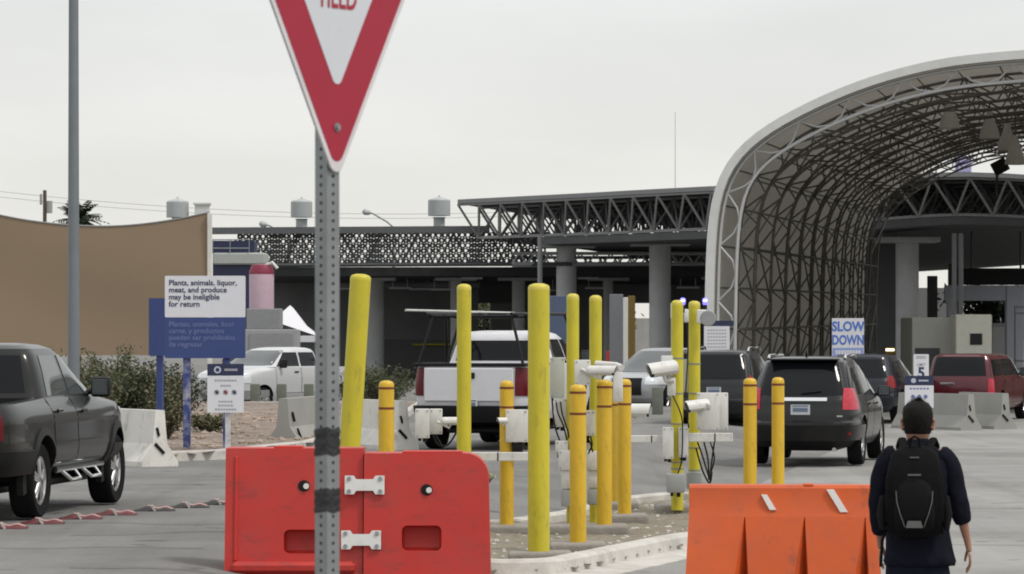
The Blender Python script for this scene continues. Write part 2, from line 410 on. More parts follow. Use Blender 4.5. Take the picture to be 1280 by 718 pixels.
# shallow seams between the slabs of the lane are strips of dark joint filler
M_JOINT = mat('joint_filler', (0.10, 0.098, 0.093), 0.9)
jb = MB()
for v in (20.5, 28, 35.5, 43, 50.5, 58, 65.5, 73):
    a, b = xy(-2.6 if 34 < v < 44 else -3.6, v), xy(9, v)
    a2, b2 = xy(-2.6 if 34 < v < 44 else -3.6, v + 0.03), xy(9, v + 0.03)
    jb.quad((*a, 0.010), (*b, 0.010), (*b2, 0.010), (*a2, 0.010))
for u in (0.0, 3.6):
    p = [xy(u, 15), xy(u + 0.03, 15), xy(u + 0.03, 90), xy(u, 90)]
    jb.quad(*[(*q, 0.0135) for q in p])
tag(jb.build('road_joints', M_JOINT, smooth=0), kind='structure')
M_CRACK = mat('asphalt_crack_seal', (0.075, 0.075, 0.073), 0.8)
ck = MB()
for (x, y, ang, ln) in ((-3.6, 28.5, .25, 2.0), (-4.8, 35.5, -.3, 2.4), (-1.8, 47, .2, 2.2), (3.2, 30, .3, 2.4), (5.2, 36, -.15, 3.0), (6.0, 44, .2, 2.6), (4.6, 26, .5, 1.6), (6.2, 62, .1, 3.0), (-4.2, 33, 0.5, 3.0), (-3.0, 34.5, -0.2, 2.2), (-5.2, 31, 0.1, 2.5), (-2.6, 41, 0.4, 2.6), (-4.4, 46, -0.1, 3.5), (-6.0, 44, 0.2, 3.0)):
    pts = []
    for k in range(11):
        t = k / 10 * ln
        pts.append((x + t * math.cos(ang) + 0.05 * math.sin(7 * t + x), y + t * math.sin(ang) + 0.10 * math.sin(5 * t + y)))
    for k in range(10):
        a, b = pts[k], pts[k + 1]; w = 0.012
        q = [(a[0], a[1] - w), (b[0], b[1] - w), (b[0], b[1] + w * 2), (a[0], a[1] + w * 2)]
        ck.quad(*[(px_, py_, gz(px_, py_) + 0.009) for px_, py_ in q])
tag(ck.build('road_cracks', M_CRACK, smooth=0), kind='structure')

def in_poly(x, y, poly):
    c = False; n = len(poly)
    for i in range(n):
        x0, y0 = poly[i]; x1, y1 = poly[i - 1]
        if (y0 > y) != (y1 > y) and x < (x1 - x0) * (y - y0) / (y1 - y0) + x0: c = not c
    return c
def bed(name, poly, m, h, step, jit, kind='structure', slope=None):
    xs_ = [p[0] for p in poly]; ys_ = [p[1] for p in poly]
    bm = bmesh.new(); V = {}
    nx, ny = int((max(xs_) - min(xs_)) / step) + 1, int((max(ys_) - min(ys_)) / step) + 1
    rnd = random.Random(3)
    for i in range(nx + 1):
        for j in range(ny + 1):
            x, y = min(xs_) + i * step, min(ys_) + j * step
            z = gz(x, y) + h + rnd.uniform(-jit, jit) + (slope(x, y) if slope else 0)
            V[i, j] = (x, y, z)
    cache = {}
    def vert(k):
        if k not in cache: cache[k] = bm.verts.new(V[k])
        return cache[k]
    for i in range(nx):
        for j in range(ny):
            if in_poly(V[i, j][0] + step / 2, V[i, j][1] + step / 2, poly):
                bm.faces.new((vert((i, j)), vert((i + 1, j)), vert((i + 1, j + 1)), vert((i, j + 1))))
    me = bpy.data.meshes.new(name); bm.to_mesh(me); bm.free(); me.materials.append(m); me.shade_smooth()
    o = bpy.data.objects.new(name, me); COL.objects.link(o); o['kind'] = kind
    return o
def kerb(name, poly, prof, m, closed=True):
    n = len(poly); rings = []
    for i in range(n):
        p = Vector(poly[i])
        a = Vector(poly[i - 1]) if (closed or i > 0) else None
        b = Vector(poly[(i + 1) % n]) if (closed or i < n - 1) else None
        d = ((b if b is not None else p) - (a if a is not None else p)).normalized()
        nrm = Vector((d.y, -d.x))
        rings.append([(p.x + nrm.x * o_, p.y + nrm.y * o_, gz(p.x, p.y) + z) for o_, z in prof])
    return tag(MB().loft(rings, caps=not closed, closed=closed).build(name, m, smooth=30), kind='structure')

ISL = [(-1.7, 30.5), (0.38, 30.6), (1.71, 34.6), (3.55, 38.2), (3.75, 40.6), (3.0, 43.6), (2.0, 44.2), (1.2, 42.6), (0.54, 39.3), (-0.2, 36.8), (-1.0, 36.6), (-1.7, 36.0), (-2.05, 34.6), (-2.05, 31.2)]
ISLR = []
for i, p in enumerate(ISL):                      # soften the corners
    p = Vector(p); a = Vector(ISL[i - 1]); b = Vector(ISL[(i + 1) % len(ISL)])
    r_ = min(0.45, (a - p).length * .35, (b - p).length * .35)
    q0, q1 = p + (a - p).normalized() * r_, p + (b - p).normalized() * r_
    for t in (0, .25, .5, .75, 1):
        ISLR.append(tuple((1 - t) ** 2 * q0 + 2 * t * (1 - t) * p + t * t * q1))
bed('island_soil', ISLR, M_DIRT, 0.06, 0.12, 0.012)
kerb('kerb', ISLR, [(0.02, -0.03), (0.0, 0.125), (-0.025, 0.15), (-0.17, 0.152), (-0.19, 0.13), (-0.19, -0.03)], M_CONC)
kerb('gutter', ISLR, [(0.45, -0.05), (0.45, 0.014), (0.01, 0.022), (0.01, -0.05)], M_CONC)
# loose stones on the island soil
st = MB(); rnd = random.Random(5)
for k in range(900):
    x, y = rnd.uniform(-2.9, 3.7), rnd.uniform(30.7, 44)
    if not all(in_poly(x + a_, y + b_, ISLR) for a_ in (-.26, .26) for b_ in (-.26, .26)): continue
    s = rnd.uniform(0.012, 0.035)
    r = bmesh.ops.create_icosphere(st.bm, subdivisions=1, radius=s, matrix=Matrix.Translation((x, y, gz(x, y) + 0.062)) @ Matrix.Diagonal((1, rnd.uniform(.7, 1.3), rnd.uniform(.5, .8), 1)))
tag(st.build('gravel_stones', M_CONC), kind='stuff')

GB = [(-26, 52.8), (-5.3, 52.4), (-4.4, 53.5), (-3.3, 58), (-2.9, 66), (-2.4, 78), (-2.4, 93), (-26, 93)]
bed('gravel_bed', GB, GRAV, 0.12, 0.25, 0.035)
kerb('bed_kerb', GB, [(0.02, -0.03), (0.0, 0.13), (-0.02, 0.15), (-0.16, 0.15), (-0.18, -0.03)], M_CONC)
grs = MB()
for k in range(1800):
    x, y = rnd.uniform(-14, -2.6), rnd.uniform(53, 80)
    if not all(in_poly(x + a_, y + b_, GB) for a_ in (-.3, .3) for b_ in (-.3, .3)): continue
    s = rnd.uniform(0.03, 0.085)
    bmesh.ops.create_icosphere(grs.bm, subdivisions=1, radius=s, matrix=Matrix.Translation((x, y, gz(x, y) + 0.13)) @ Matrix.Rotation(rnd.uniform(0, 6), 4, 'Z') @ Matrix.Diagonal((1, rnd.uniform(.6, 1.2), rnd.uniform(.5, .8), 1)))
tag(grs.build('bed_stones', mat('bed_stone', (0.30, 0.235, 0.19), 0.9, var=0.3, scale=1.5)), kind='stuff')

# ================================================================== VEHICLES
class Shell:
    """car body as a stack of rounded plan-form slices (z, rear y, front y, half width, rear power, front power)"""
    def __init__(self, sl): self.sl = sl
    def at(self, z):
        s = self.sl
        if z <= s[0][0]: return s[0]
        for a, b in zip(s, s[1:]):
            if z <= b[0]:
                t = (z - a[0]) / (b[0] - a[0]); return tuple(p + (q - p) * t for p, q in zip(a, b))
        return s[-1]
    def ring(self, z, n=14):
        _, yr, yf, w, nr, nf = self.at(z)
        c, h = (yr + yf) / 2, (yf - yr) / 2; out = []
        N = 4 * n
        for k in range(N):
            a = 2 * PI * k / N
            s_, c_ = math.sin(a), -math.cos(a)
            p = nr if c_ < 0 else nf
            x = w * math.copysign(abs(s_) ** (2 / p), s_); y = c + h * math.copysign(abs(c_) ** (2 / p), c_)
            out.append((x, y, z))
        return out
    def side(self, y, z, sg=1):
        _, yr, yf, w, nr, nf = self.at(z)
        c, h = (yr + yf) / 2, (yf - yr) / 2
        t = max(-.9999, min(.9999, (y - c) / h)); p = nr if t < 0 else nf
        return Vector((sg * w * (1 - abs(t) ** p) ** (1 / p), y, z))
    def end(self, x, z, front):
        _, yr, yf, w, nr, nf = self.at(z)
        c, h = (yr + yf) / 2, (yf - yr) / 2; p = nf if front else nr
        t = max(-.9999, min(.9999, x / w))
        return Vector((x, c + (h if front else -h) * (1 - abs(t) ** p) ** (1 / p), z))
    def wrap(self, s, z, front, sg):
        """s in 0..1: from the middle of an end (0) round the corner to mid side (1)"""
        _, yr, yf, w, nr, nf = self.at(z)
        c, h = (yr + yf) / 2, (yf - yr) / 2; p = nf if front else nr
        a = s * PI / 2
        return Vector((sg * w * math.sin(a) ** (2 / p), c + (h if front else -h) * math.cos(a) ** (2 / p), z))
    def wrap_s(self, z, front, x=None, y=None):
        _, yr, yf, w, nr, nf = self.at(z)
        c, h = (yr + yf) / 2, (yf - yr) / 2; p = nf if front else nr
        if x is not None: return math.asin(min(1, abs(x) / w) ** (p / 2)) / (PI / 2)
        return math.acos(min(1, abs(y - c) / h) ** (p / 2)) / (PI / 2)

def surf_patch(mb, fn, nu, nv, off, mi=0, depth=0.03):
    Pg = [[fn(i / nu, j / nv) for j in range(nv + 1)] for i in range(nu + 1)]
    def nrm(i, j):
        a = Pg[min(i + 1, nu)][j] - Pg[max(i - 1, 0)][j]; b = Pg[i][min(j + 1, nv)] - Pg[i][max(j - 1, 0)]
        n = a.cross(b)
        if n.length < 1e-9: return Vector((0, 0, 0))
        n.normalize()
        p = Pg[i][j]; ref = Vector((p.x, p.y * 0.35, 0.2))
        return n if n.dot(ref) > 0 else -n
    T = [[mb.bm.verts.new(Pg[i][j] + nrm(i, j) * off) for j in range(nv + 1)] for i in range(nu + 1)]
    fs = []
    for i in range(nu):
        for j in range(nv): fs.append(mb.bm.faces.new((T[i][j], T[i + 1][j], T[i + 1][j + 1], T[i][j + 1])))
    loop = [(i, 0) for i in range(nu)] + [(nu, j) for j in range(nv)] + [(i, nv) for i in range(nu, 0, -1)] + [(0, j) for j in range(nv, 0, -1)]
    Lw = [mb.bm.verts.new(Pg[i][j] - nrm(i, j) * depth) for i, j in loop]
    for k in range(len(loop)):
        a, b = loop[k], loop[(k + 1) % len(loop)]
        fs.append(mb.bm.faces.new((T[a[0]][a[1]], T[b[0]][b[1]], Lw[(k + 1) % len(loop)], Lw[k])))
    for f in fs: f.material_index = mi
    return mb
def bil(c, s, t):
    return [(c[0][k] * (1 - s) + c[1][k] * s) * (1 - t) + (c[3][k] * (1 - s) + c[2][k] * s) * t for k in range(2)]

def boolean(o, cutters):
    for c in cutters:
        c.parent = o.parent
        md = o.modifiers.new('b', 'BOOLEAN'); md.operation = 'DIFFERENCE'; md.object = c; md.solver = 'EXACT'
    dg = bpy.context.evaluated_depsgraph_get(); dg.update()
    me = bpy.data.meshes.new_from_object(o.evaluated_get(dg))
    o.modifiers.clear(); o.data = me
    for c in cutters: bpy.data.objects.remove(c)
    me.shade_smooth(); me.set_sharp_from_angle(angle=R(28))

def wheel(parent, x, y, r, w, sg, spokes=5, rim_m=None, twin=False):
    t = MB(); rr = r * 0.66
    prof = [(rr, -w / 2 * .9), (r * .93, -w / 2), (r * .985, -w / 2 * .86), (r, -w / 2 * .6), (r, w / 2 * .6), (r * .985, w / 2 * .86), (r * .93, w / 2), (rr, w / 2 * .9), (rr * .97, w / 2 * .5), (rr * .97, -w / 2 * .5)]
    rings = [[(h, q * math.cos(2 * PI * k / 40), q * math.sin(2 * PI * k / 40)) for k in range(40)] for q, h in prof]
    t.loft(rings, caps=False, closed=True)
    o = t.build('wheel', M_RUB, parent, (sg * x, y, r), smooth=40)
    b = MB(); xo = sg * w * .36
    b.tube([(xo * 0.2, 0, 0), (xo * 0.25, 0, 0)], rr * .96, 32, mi=1)
    n = 32
    rings = [[(xo * h, q * math.cos(2 * PI * k / n), q * math.sin(2 * PI * k / n)) for k in range(n)] for q, h in ((rr * .99, .4), (rr * .99, 1.15), (rr * .90, 1.15), (rr * .86, .8), (rr * .86, .4))]
    b.loft(rings, caps=False, closed=True)
    b.tube([(xo * .3, 0, 0), (xo * 1.0, 0, 0), (xo * 1.08, 0, 0)], [rr * .22, rr * .22, rr * .12], 20)
    for k in range(spokes):
        for q in ((-.14, .14) if twin else (0,)):
            a = 2 * PI * k / spokes + q + .3
            d = Vector((0, math.cos(a), math.sin(a)))
            b.tube([d * rr * .15 + Vector((xo * 1.0, 0, 0)), d * rr * .55 + Vector((xo * .98, 0, 0)), d * rr * .93 + Vector((xo * .9, 0, 0))],
                   [(rr * .09, rr * .10), (rr * .08, rr * .085), (rr * .08, rr * .12)] if twin else [(rr * .10, rr * .17), (rr * .09, rr * .13), (rr * .09, rr * .18)], 8)
    b.build('rim', [rim_m or M_ALLOY, M_BLK], o, smooth=40)
    return o

def vehicle(name, label, cat, loc, yaw, sp):
    root = empty(name, loc, -R(yaw), label, cat, sp.get('group'))
    S = Shell(sp['sl']); paint = sp['paint']; trim = sp.get('trim', M_BLK)
    zs = []
    for a, b in zip(S.sl, S.sl[1:]):
        zs += [a[0] + (b[0] - a[0]) * k / 2 for k in range(2)]
    zs.append(S.sl[-1][0])
    body = MB().loft([S.ring(z) for z in zs]).build('body', [paint, trim], root)
    for pl in body.data.polygons:
        if max(body.data.vertices[v].co.z for v in pl.vertices) <= sp.get('clad', 0) + 1e-4: pl.material_index = 1
    R_, ax, tk, tw = sp['tyre'], sp['axles'], sp['track'], sp.get('tw', 0.25)
    cut = []
    for y in ax:
        for sg in (-1, 1):
            cut.append(MB().cyl((sg * (tk - tw * .85), y, R_ + .02), (sg * 1.6, y, R_ + .02), R_ * sp.get('arch', 1.16), n=40).build('cut', M_BLK))
    if 'bed' in sp:
        y0, y1, hw, zf = sp['bed']
        cut.append(MB().box((0, (y0 + y1) / 2, zf + .6), (2 * hw, y1 - y0, 1.2)).build('cut', M_BLK))
    boolean(body, cut)
    for y in ax:
        for sg in (-1, 1): wheel(root, tk, y, R_, tw, sg, sp.get('spokes', 5), sp.get('rim'), sp.get('twin', False))
    if 'flare' in sp:
        fm, fw = sp['flare']
        for y in ax:
            for sg in (-1, 1):
                b = MB(); ra = R_ * sp.get('arch', 1.16)
                pin, pout = [], []
                for k in range(19):
                    a = -0.30 + (PI + .6) * k / 18
                    for rad, lst in ((ra - .005, pin), (ra + fw, pout)):
                        yy, zz = y + rad * math.cos(a), R_ + .02 + rad * math.sin(a)
                        q = S.side(yy, max(zz, S.sl[0][0]), sg); q.z = zz
                        lst.append(q)
                rings = []
                for q, o2 in zip(pin, pout):
                    e_ = Vector((sg, 0, 0))
                    rings.append([q - e_ * .06, q + e_ * .030, o2 + e_ * .018, o2 - e_ * .05])
                b.loft(rings).build('fender_flare', fm, root)
    # glass
    for i, c in enumerate(sp['side_win']):
        for sg in (-1, 1):
            o = surf_patch(MB(), lambda s, t: S.side(*bil(c, s, t), sg), 8, 6, .006).build('side_window', sp.get('sglass', M_GLASS), root)
    for front, key, nm in ((False, 'rear_win', 'rear_window'), (True, 'windshield', 'windshield')):
        if key in sp:
            c = sp[key]
            surf_patch(MB(), lambda s, t: S.end(*bil(c, s, t), front), 12, 6, .007).build(nm, sp.get('rglass', M_GLASS) if not front else sp.get('wglass', M_GLASSM), root)
    # doors: skins a hair proud of the body with a dark gap round them
    for i, c in enumerate(sp['doors']):
        for sg in (-1, 1):
            b = MB()
            surf_patch(b, lambda s, t: S.side(*bil(c, s, t), sg), 10, 10, .004)
            g = .012
            cc = [(c[0][0] - g, c[0][1] - g), (c[1][0] + g, c[1][1] - g), (c[2][0] + g, c[2][1]), (c[3][0] - g, c[3][1])]
            surf_patch(b, lambda s, t: S.side(*bil(cc, s, t), sg), 10, 10, .0012, mi=1)
            d = b.build('door', [paint, M_BLK], root)
            yh, zh = sp['handles'][i]
            p = S.side(yh, zh, sg)
            MB().box((p.x + sg * .03, yh, zh), (.03, .2, .035), bev=.01).build('handle', sp.get('handle_m', paint), d)
    # lights
    for key, nm, front, m in (('tail', 'tail_light', False, sp.get('tail_m', M_TAIL)), ('head', 'headlight', True, M_HEAD)):
        if key in sp:
            xi, yo, z0, z1 = sp[key]
            for sg in (-1, 1):
                def f(s, t):
                    z = z0 + (z1 - z0) * t
                    a, b2 = S.wrap_s(z, front, x=xi), S.wrap_s(z, front, y=yo)
                    return S.wrap(a + (b2 - a) * s, z, front, sg)
                surf_patch(MB(), f, 10, 5, .016).build(nm, m, root)
    # mirrors
    my, mz = sp['mirror']
    for sg in (-1, 1):
        p = S.side(my, mz - .05, sg)
        b = MB().box((p.x + sg * .15, my, mz), (.22, .10, sp.get('mh', .18)), bev=.035, seg=2)
        b.tube([(p.x - sg * .02, my, mz - .06), (p.x + sg * .12, my, mz - .04)], .03, 8)
        mo = b.build('mirror', sp.get('mirror_m', M_BLK), root)
        MB().box((p.x + sg * .15, my - .052, mz), (.17, .006, sp.get('mh', .18) * .75), bev=.002).build('mirror_glass', M_GLASSM, mo)
    # bumpers, plate
    for key, nm, front in (('rbump', 'rear_bumper', False), ('fbump', 'front_bumper', True)):
        if key in sp:
            z0, z1, off, bm_ = sp[key]
            def f(s, t):
                z = z0 + (z1 - z0) * t
                a = (s - .5) * 2
                return S.wrap(abs(a) * .86, z, front, 1 if a >= 0 else -1)
            surf_patch(MB(), f, 24, 3, off, depth=.06).build(nm, bm_, root)
    if 'plate' in sp:
        x, z, off = sp['plate']
        p = S.end(x, z, False)
        pl = MB().box((x, p.y - off, z), (.31, .012, .16), bev=.004).build('licence_plate', mat('plate_white', (0.5, 0.52, 0.54), 0.4, var=0.1, scale=25), root)
        MB().box((x, p.y - off - .008, z), (.24, .004, .06)).box((x, p.y - off - .008, z + .062), (.26, .004, .02)).build('plate_characters', mat('plate_ink', (0.12, 0.16, 0.24), 0.5), pl)
    # underside pan
    MB().box((0, (ax[0] + ax[1]) / 2, R_ * .78), (tk * 1.3, ax[1] - ax[0] + 1.0, .1), bev=.03).cyl((-tk, ax[0], R_), (tk, ax[0], R_), .06).cyl((-tk, ax[1], R_), (tk, ax[1], R_), .05).build('chassis', M_BLK, root)
    return root, S

COLO = [(.46, -2.72, 2.35, .86, 9, 5), (.56, -2.82, 2.5, .92, 10, 5), (.60, -2.83, 2.52, .938, 10, 5), (.70, -2.84, 2.55, .958, 10, 5), (.93, -2.84, 2.55, .946, 10, 5), (1.00, -2.84, 2.53, .948, 10, 5), (1.07, -2.83, 2.48, .93, 10, 5),
        (1.13, -2.82, 2.3, .90, 10, 6), (1.18, -2.81, 1.7, .862, 10, 7), (1.225, -1.33, 1.15, .838, 10, 7), (1.32, -1.30, .93, .81, 10, 6), (1.5, -1.26, .55, .755, 10, 5), (1.66, -1.22, .21, .695, 9, 5),
        (1.73, -1.17, .03, .65, 8, 4.5), (1.77, -1.07, -.17, .57, 6, 4), (1.79, -.82, -.42, .42, 4, 3)]
F150 = [(.5, -2.85, 2.6, .92, 10, 6), (.65, -2.95, 2.78, .98, 11, 6), (.9, -2.98, 2.84, 1.0, 11, 6), (1.1, -2.98, 2.83, 1.0, 11, 6), (1.22, -2.97, 2.74, .985, 11, 6),
        (1.30, -2.96, 2.45, .97, 11, 7), (1.38, -2.95, 1.7, .955, 11, 7), (1.40, -.98, 1.62, .945, 10, 7), (1.5, -.95, 1.35, .90, 10, 6), (1.7, -.9, .98, .83, 10, 5), (1.84, -.86, .68, .77, 9, 5),
        (1.91, -.8, .48, .72, 8, 4.5), (1.95, -.68, .25, .62, 6, 4), (1.97, -.4, 0, .45, 4, 3)]
SUV = [(.30, -2.15, 2.2, .80, 6, 4.5), (.42, -2.33, 2.32, .89, 6, 4.5), (.6, -2.42, 2.37, .925, 6, 4.5), (.69, -2.415, 2.37, .93, 6, 4.5), (.73, -2.36, 2.37, .928, 6, 4.5), (.85, -2.35, 2.35, .935, 6, 4.5), (.95, -2.32, 2.28, .925, 6, 4.5), (1.04, -2.30, 2.0, .905, 6, 5),
       (1.09, -2.27, 1.35, .885, 6, 6), (1.2, -2.22, 1.05, .845, 6, 6), (1.38, -2.13, .7, .785, 6, 5), (1.55, -2.02, .32, .72, 6, 5), (1.66, -1.96, .05, .665, 6, 4.5), (1.715, -1.88, -.1, .61, 5, 4), (1.74, -1.68, -.35, .50, 4, 3.5), (1.75, -1.3, -.7, .3, 3, 3)]
BOXY = [(.32, -2.08, 2.0, .80, 9, 5), (.45, -2.18, 2.15, .87, 9, 5), (.62, -2.2, 2.2, .89, 9, 5), (.85, -2.2, 2.19, .89, 9, 5), (1.0, -2.18, 2.12, .88, 9, 5), (1.07, -2.16, 1.8, .86, 9, 6),
        (1.1, -2.15, 1.2, .85, 9, 7), (1.3, -2.1, .95, .81, 9, 6), (1.5, -2.05, .65, .76, 9, 6), (1.6, -2.0, .45, .72, 8, 5), (1.65, -1.9, .2, .64, 6, 4), (1.665, -1.6, -.1, .45, 4, 3)]

def paintm(n, c, **k):
    k = {**dict(rough=0.32, coat=0.35, var=0.03, metal=0.2, spec=0.3), **k}
    return mat(n, c, **k)
P_GREY = paintm('paint_charcoal', (0.010, 0.010, 0.0097), coat=0.45, rough=0.32, metal=0.0, spec=0.2, stain_scale=1.5)
P_WHITE = paintm('paint_white', (0.62, 0.62, 0.65), metal=0.0, stain=(0.5, 0.5, 0.5), stain_amt=0.3)
P_BLACK = paintm('paint_black', (0.004, 0.0039, 0.0045), metal=0.0, coat=0.5, spec=0.25)
P_DARK = paintm('paint_dark_grey', (0.014, 0.0145, 0.016))
P_SILV = paintm('paint_silver', (0.40, 0.41, 0.42), metal=0.4)
P_RED = paintm('paint_red', (0.085, 0.003, 0.009), metal=0.1, coat=0.8)
P_NAVYC = paintm('paint_midnight', (0.012, 0.015, 0.024))

pickup_doors = lambda zb, zt: [[(-.98, zb), (.02, zb), (.02, zt), (-.98, zt)], [(.07, zb), (1.12, zb), (1.12, zt), (.07, zt)]]

# --- charcoal crew-cab pickup, left foreground
d0 = 37.75
g = G(83.5, d0)
colorado, S = vehicle('pickup_truck', 'charcoal crew-cab pickup truck with black fender flares and chrome side steps', 'pickup truck',
    (g.x - .75, g.y, 0.235), 7.2, dict(sl=COLO, paint=P_GREY, tyre=.385, axles=(-1.63, 1.63), track=.80, tw=.26, arch=1.17, bed=(-2.7, -1.45, .74, .72), flare=(M_BLK, .075), spokes=5, twin=True,
    side_win=[[(-1.06, 1.24), (-.27, 1.24), (-.33, 1.66), (-.94, 1.66)], [(-.17, 1.24), (.78, 1.24), (.15, 1.66), (-.21, 1.66)]],
    rear_win=[(-.66, 1.28), (.66, 1.28), (.58, 1.66), (-.58, 1.66)], windshield=[(-.75, 1.26), (.75, 1.26), (.58, 1.70), (-.58, 1.70)],
    doors=[[(-1.16, .56), (-.25, .56), (-.25, 1.215), (-1.2, 1.215)], [(-.21, .56), (.89, .56), (.89, 1.215), (-.21, 1.215)]], handles=[(-.98, 1.09), (.01, 1.07)],
    tail_m=M_TAILD, tail=(.78, -2.76, .82, 1.10), head=(.55, 2.1, .85, 1.06), mirror=(.72, 1.31), mh=.22, rbump=(.5, .72, .06, M_BLK), fbump=(.46, .68, .03, M_BLK), plate=(0, .72, .08), sglass=M_GLASSM))
for sg in (-1, 1):
    b = MB()
    b.tube([(sg * .90, -1.02, .47), (sg * .90, .98, .47)], .035, 10)
    for y in (-.55, .32):
        b.tube([(sg * .90, y - .22, .46), (sg * .99, y - .12, .36), (sg * .99, y + .26, .36), (sg * .90, y + .32, .46)], .02, 8)
    b.build('side_step', M_CHR, colorado)
for sg in (-1, 1):
    p = S.side(1.3, .86, sg)
    MB().box((p.x + sg * .006, .70, .86), (.008, .22, .025)).build('badge', M_CHR, colorado)

# --- white pickup with ladder rack
g = G(587, 60.2)
ROT = 14.0
wt, S = vehicle('pickup_truck', 'white pickup truck seen from behind with a black ladder rack over its bed', 'pickup truck',
    (g.x + .74, g.y + 0.2, gz(g.x, g.y)), ROT, dict(sl=F150, paint=P_WHITE, tyre=.41, axles=(-1.84, 1.84), track=.86, tw=.28, bed=(-2.86, -1.12, .8, .85),
    side_win=[[(-.78, 1.42), (.06, 1.42), (.02, 1.82), (-.7, 1.82)], [(.14, 1.42), (1.2, 1.42), (.62, 1.82), (.10, 1.82)]],
    rear_win=[(-.76, 1.46), (.76, 1.46), (.68, 1.80), (-.68, 1.80)], windshield=[(-.85, 1.44), (.85, 1.44), (.64, 1.87), (-.64, 1.87)],
    doors=[[(-.92, .66), (.08, .66), (.08, 1.39), (-.92, 1.39)], [(.12, .66), (1.28, .66), (1.28, 1.39), (.12, 1.39)]], handles=[(-.7, 1.26), (.34, 1.26)],
    tail_m=M_TAILD, tail=(.77, -2.70, .90, 1.36), head=(.6, 2.4, .95, 1.2), mirror=(1.05, 1.5), mh=.26, rbump=(.5, .74, .07, M_BLK), fbump=(.5, .75, .04, M_CHR), plate=(0, .76, .05)))
b = MB()
b.box((0, -2.995, 1.08), (1.50, .03, .54), bev=.012)
tg = b.build('tailgate', P_WHITE, wt)
MB().box((0, -3.02, 1.23), (.22, .03, .1), bev=.01).build('handle', M_BLK, tg)
MB().box((0, -2.93, 1.405), (1.9, .10, .06), bev=.01).build('tailgate_cap', M_BLK, wt)
for sg in (-1, 1):
    MB().box((sg * .90, -2.0, 1.41), (.10, 1.75, .05), bev=.01).build('bed_rail', M_BLK, wt)
b = MB(); T = .025
for y, top in ((-2.85, 2.2), (-1.1, 2.2)):
    for sg in (-1, 1):
        b.tube([(sg * .88, y, 1.42), (sg * .66, y + .12, top)], T, 8)
    b.tube([(-.78, y + .12, top), (.78, y + .12, top)], T, 8)
for sg in (-1, 1):
    b.tube([(sg * .72, -3.0, 2.24), (sg * .72, 1.1, 2.26)], T, 8)
    b.tube([(sg * .68, -1.9, 2.24), (sg * .88, -1.1, 1.42)], .025, 8)
    b.tube([(sg * .72, .8, 2.24), (sg * .86, 1.3, 1.55)], .02, 8)
for y in (-.2, .8): b.tube([(-.74, y, 2.25), (.74, y, 2.25)], T, 8)
for x in (-.4, 0, .4): b.tube([(x, -.5, 2.24), (x, .8, 2.24)], .02, 6)
b.build('ladder_rack', M_BLK, wt)
p = MB(); p.tube([(-1.05, -3.05, 2.30), (-.3, 1.3, 2.28)], .02, 10).build('pipe', mat('pale_pipe', (0.5, 0.5, 0.48), 0.4), None, wt.location, wt.rotation_euler)
tag(bpy.data.objects['pipe'], 'pale pipe lying on top of the white pickup ladder rack', 'pipe')

# --- black SUV
g = G(1015, 58.6)
sv, S = vehicle('suv', 'black SUV with a chrome tailgate strip, right of the yellow bollards', 'SUV',
    (g.x + .09, g.y - .2, 0.02), 12.0, dict(sl=SUV, paint=P_BLACK, clad=.42, tyre=.365, axles=(-1.40, 1.46), track=.79, tw=.24,
    side_win=[[(-1.98, 1.16), (-1.08, 1.12), (-1.1, 1.56), (-1.62, 1.56)], [(-1.0, 1.12), (-.06, 1.11), (-.1, 1.6), (-1.02, 1.57)], [(.02, 1.11), (1.05, 1.11), (.2, 1.58), (-.02, 1.6)]],
    rear_win=[(-.78, 1.13), (.78, 1.13), (.66, 1.64), (-.66, 1.64)], windshield=[(-.8, 1.13), (.8, 1.13), (.6, 1.64), (-.6, 1.64)],
    doors=[[(-1.02, .44), (-.06, .44), (-.06, 1.08), (-1.02, 1.08)], [(-.02, .44), (1.12, .44), (1.12, 1.08), (-.02, 1.08)]], handles=[(-.85, .98), (.2, .97)],
    tail_m=M_TAIL2, tail=(.66, -1.90, .90, 1.24), head=(.5, 1.8, .75, .95), mirror=(.82, 1.16), rbump=(.42, .66, .035, P_BLACK), plate=(0, .90, .02), spokes=5))
b = MB(); surf_patch(b, lambda s, t: S.end(-.42 + .84 * s, 1.03 + .05 * t, False), 10, 2, .03); b.build('tailgate_strip', M_CHR, sv)
for sg in (-1, 1):
    MB().tube([(sg * .62, -1.55, 1.71), (sg * .62, -1.45, 1.76), (sg * .60, .0, 1.77), (sg * .60, .1, 1.72)], .022, 8).build('roof_rail', M_CHR, sv)
MB().box((0, -1.98, 1.70), (1.15, .28, .03), bev=.012).build('spoiler', P_BLACK, sv)
MB().tube([(0, -2.28, 1.17), (.32, -2.25, 1.2)], .012, 6).build('rear_wiper', M_BLK, sv)
b = MB(); p = S.end(.62, .86, False); b.box((.56, p.y - .012, .80), (.22, .01, .025)); b.build('badge', M_CHR, sv)
for sg in (-1, 1): MB().box((sg * .72, S.end(sg * .72, .5, False).y - .02, .52), (.16, .03, .05), bev=.01).build('reflector', M_TAIL, sv)
MB().cyl((.55, -2.42, .27), (.55, -2.2, .28), .035).build('exhaust_pipe', M_CHR, sv)
MB().tube([(.0, -1.55, 1.75), (.0, -1.62, 1.83)], [.02, .008], 6).build('antenna', M_BLK, sv)

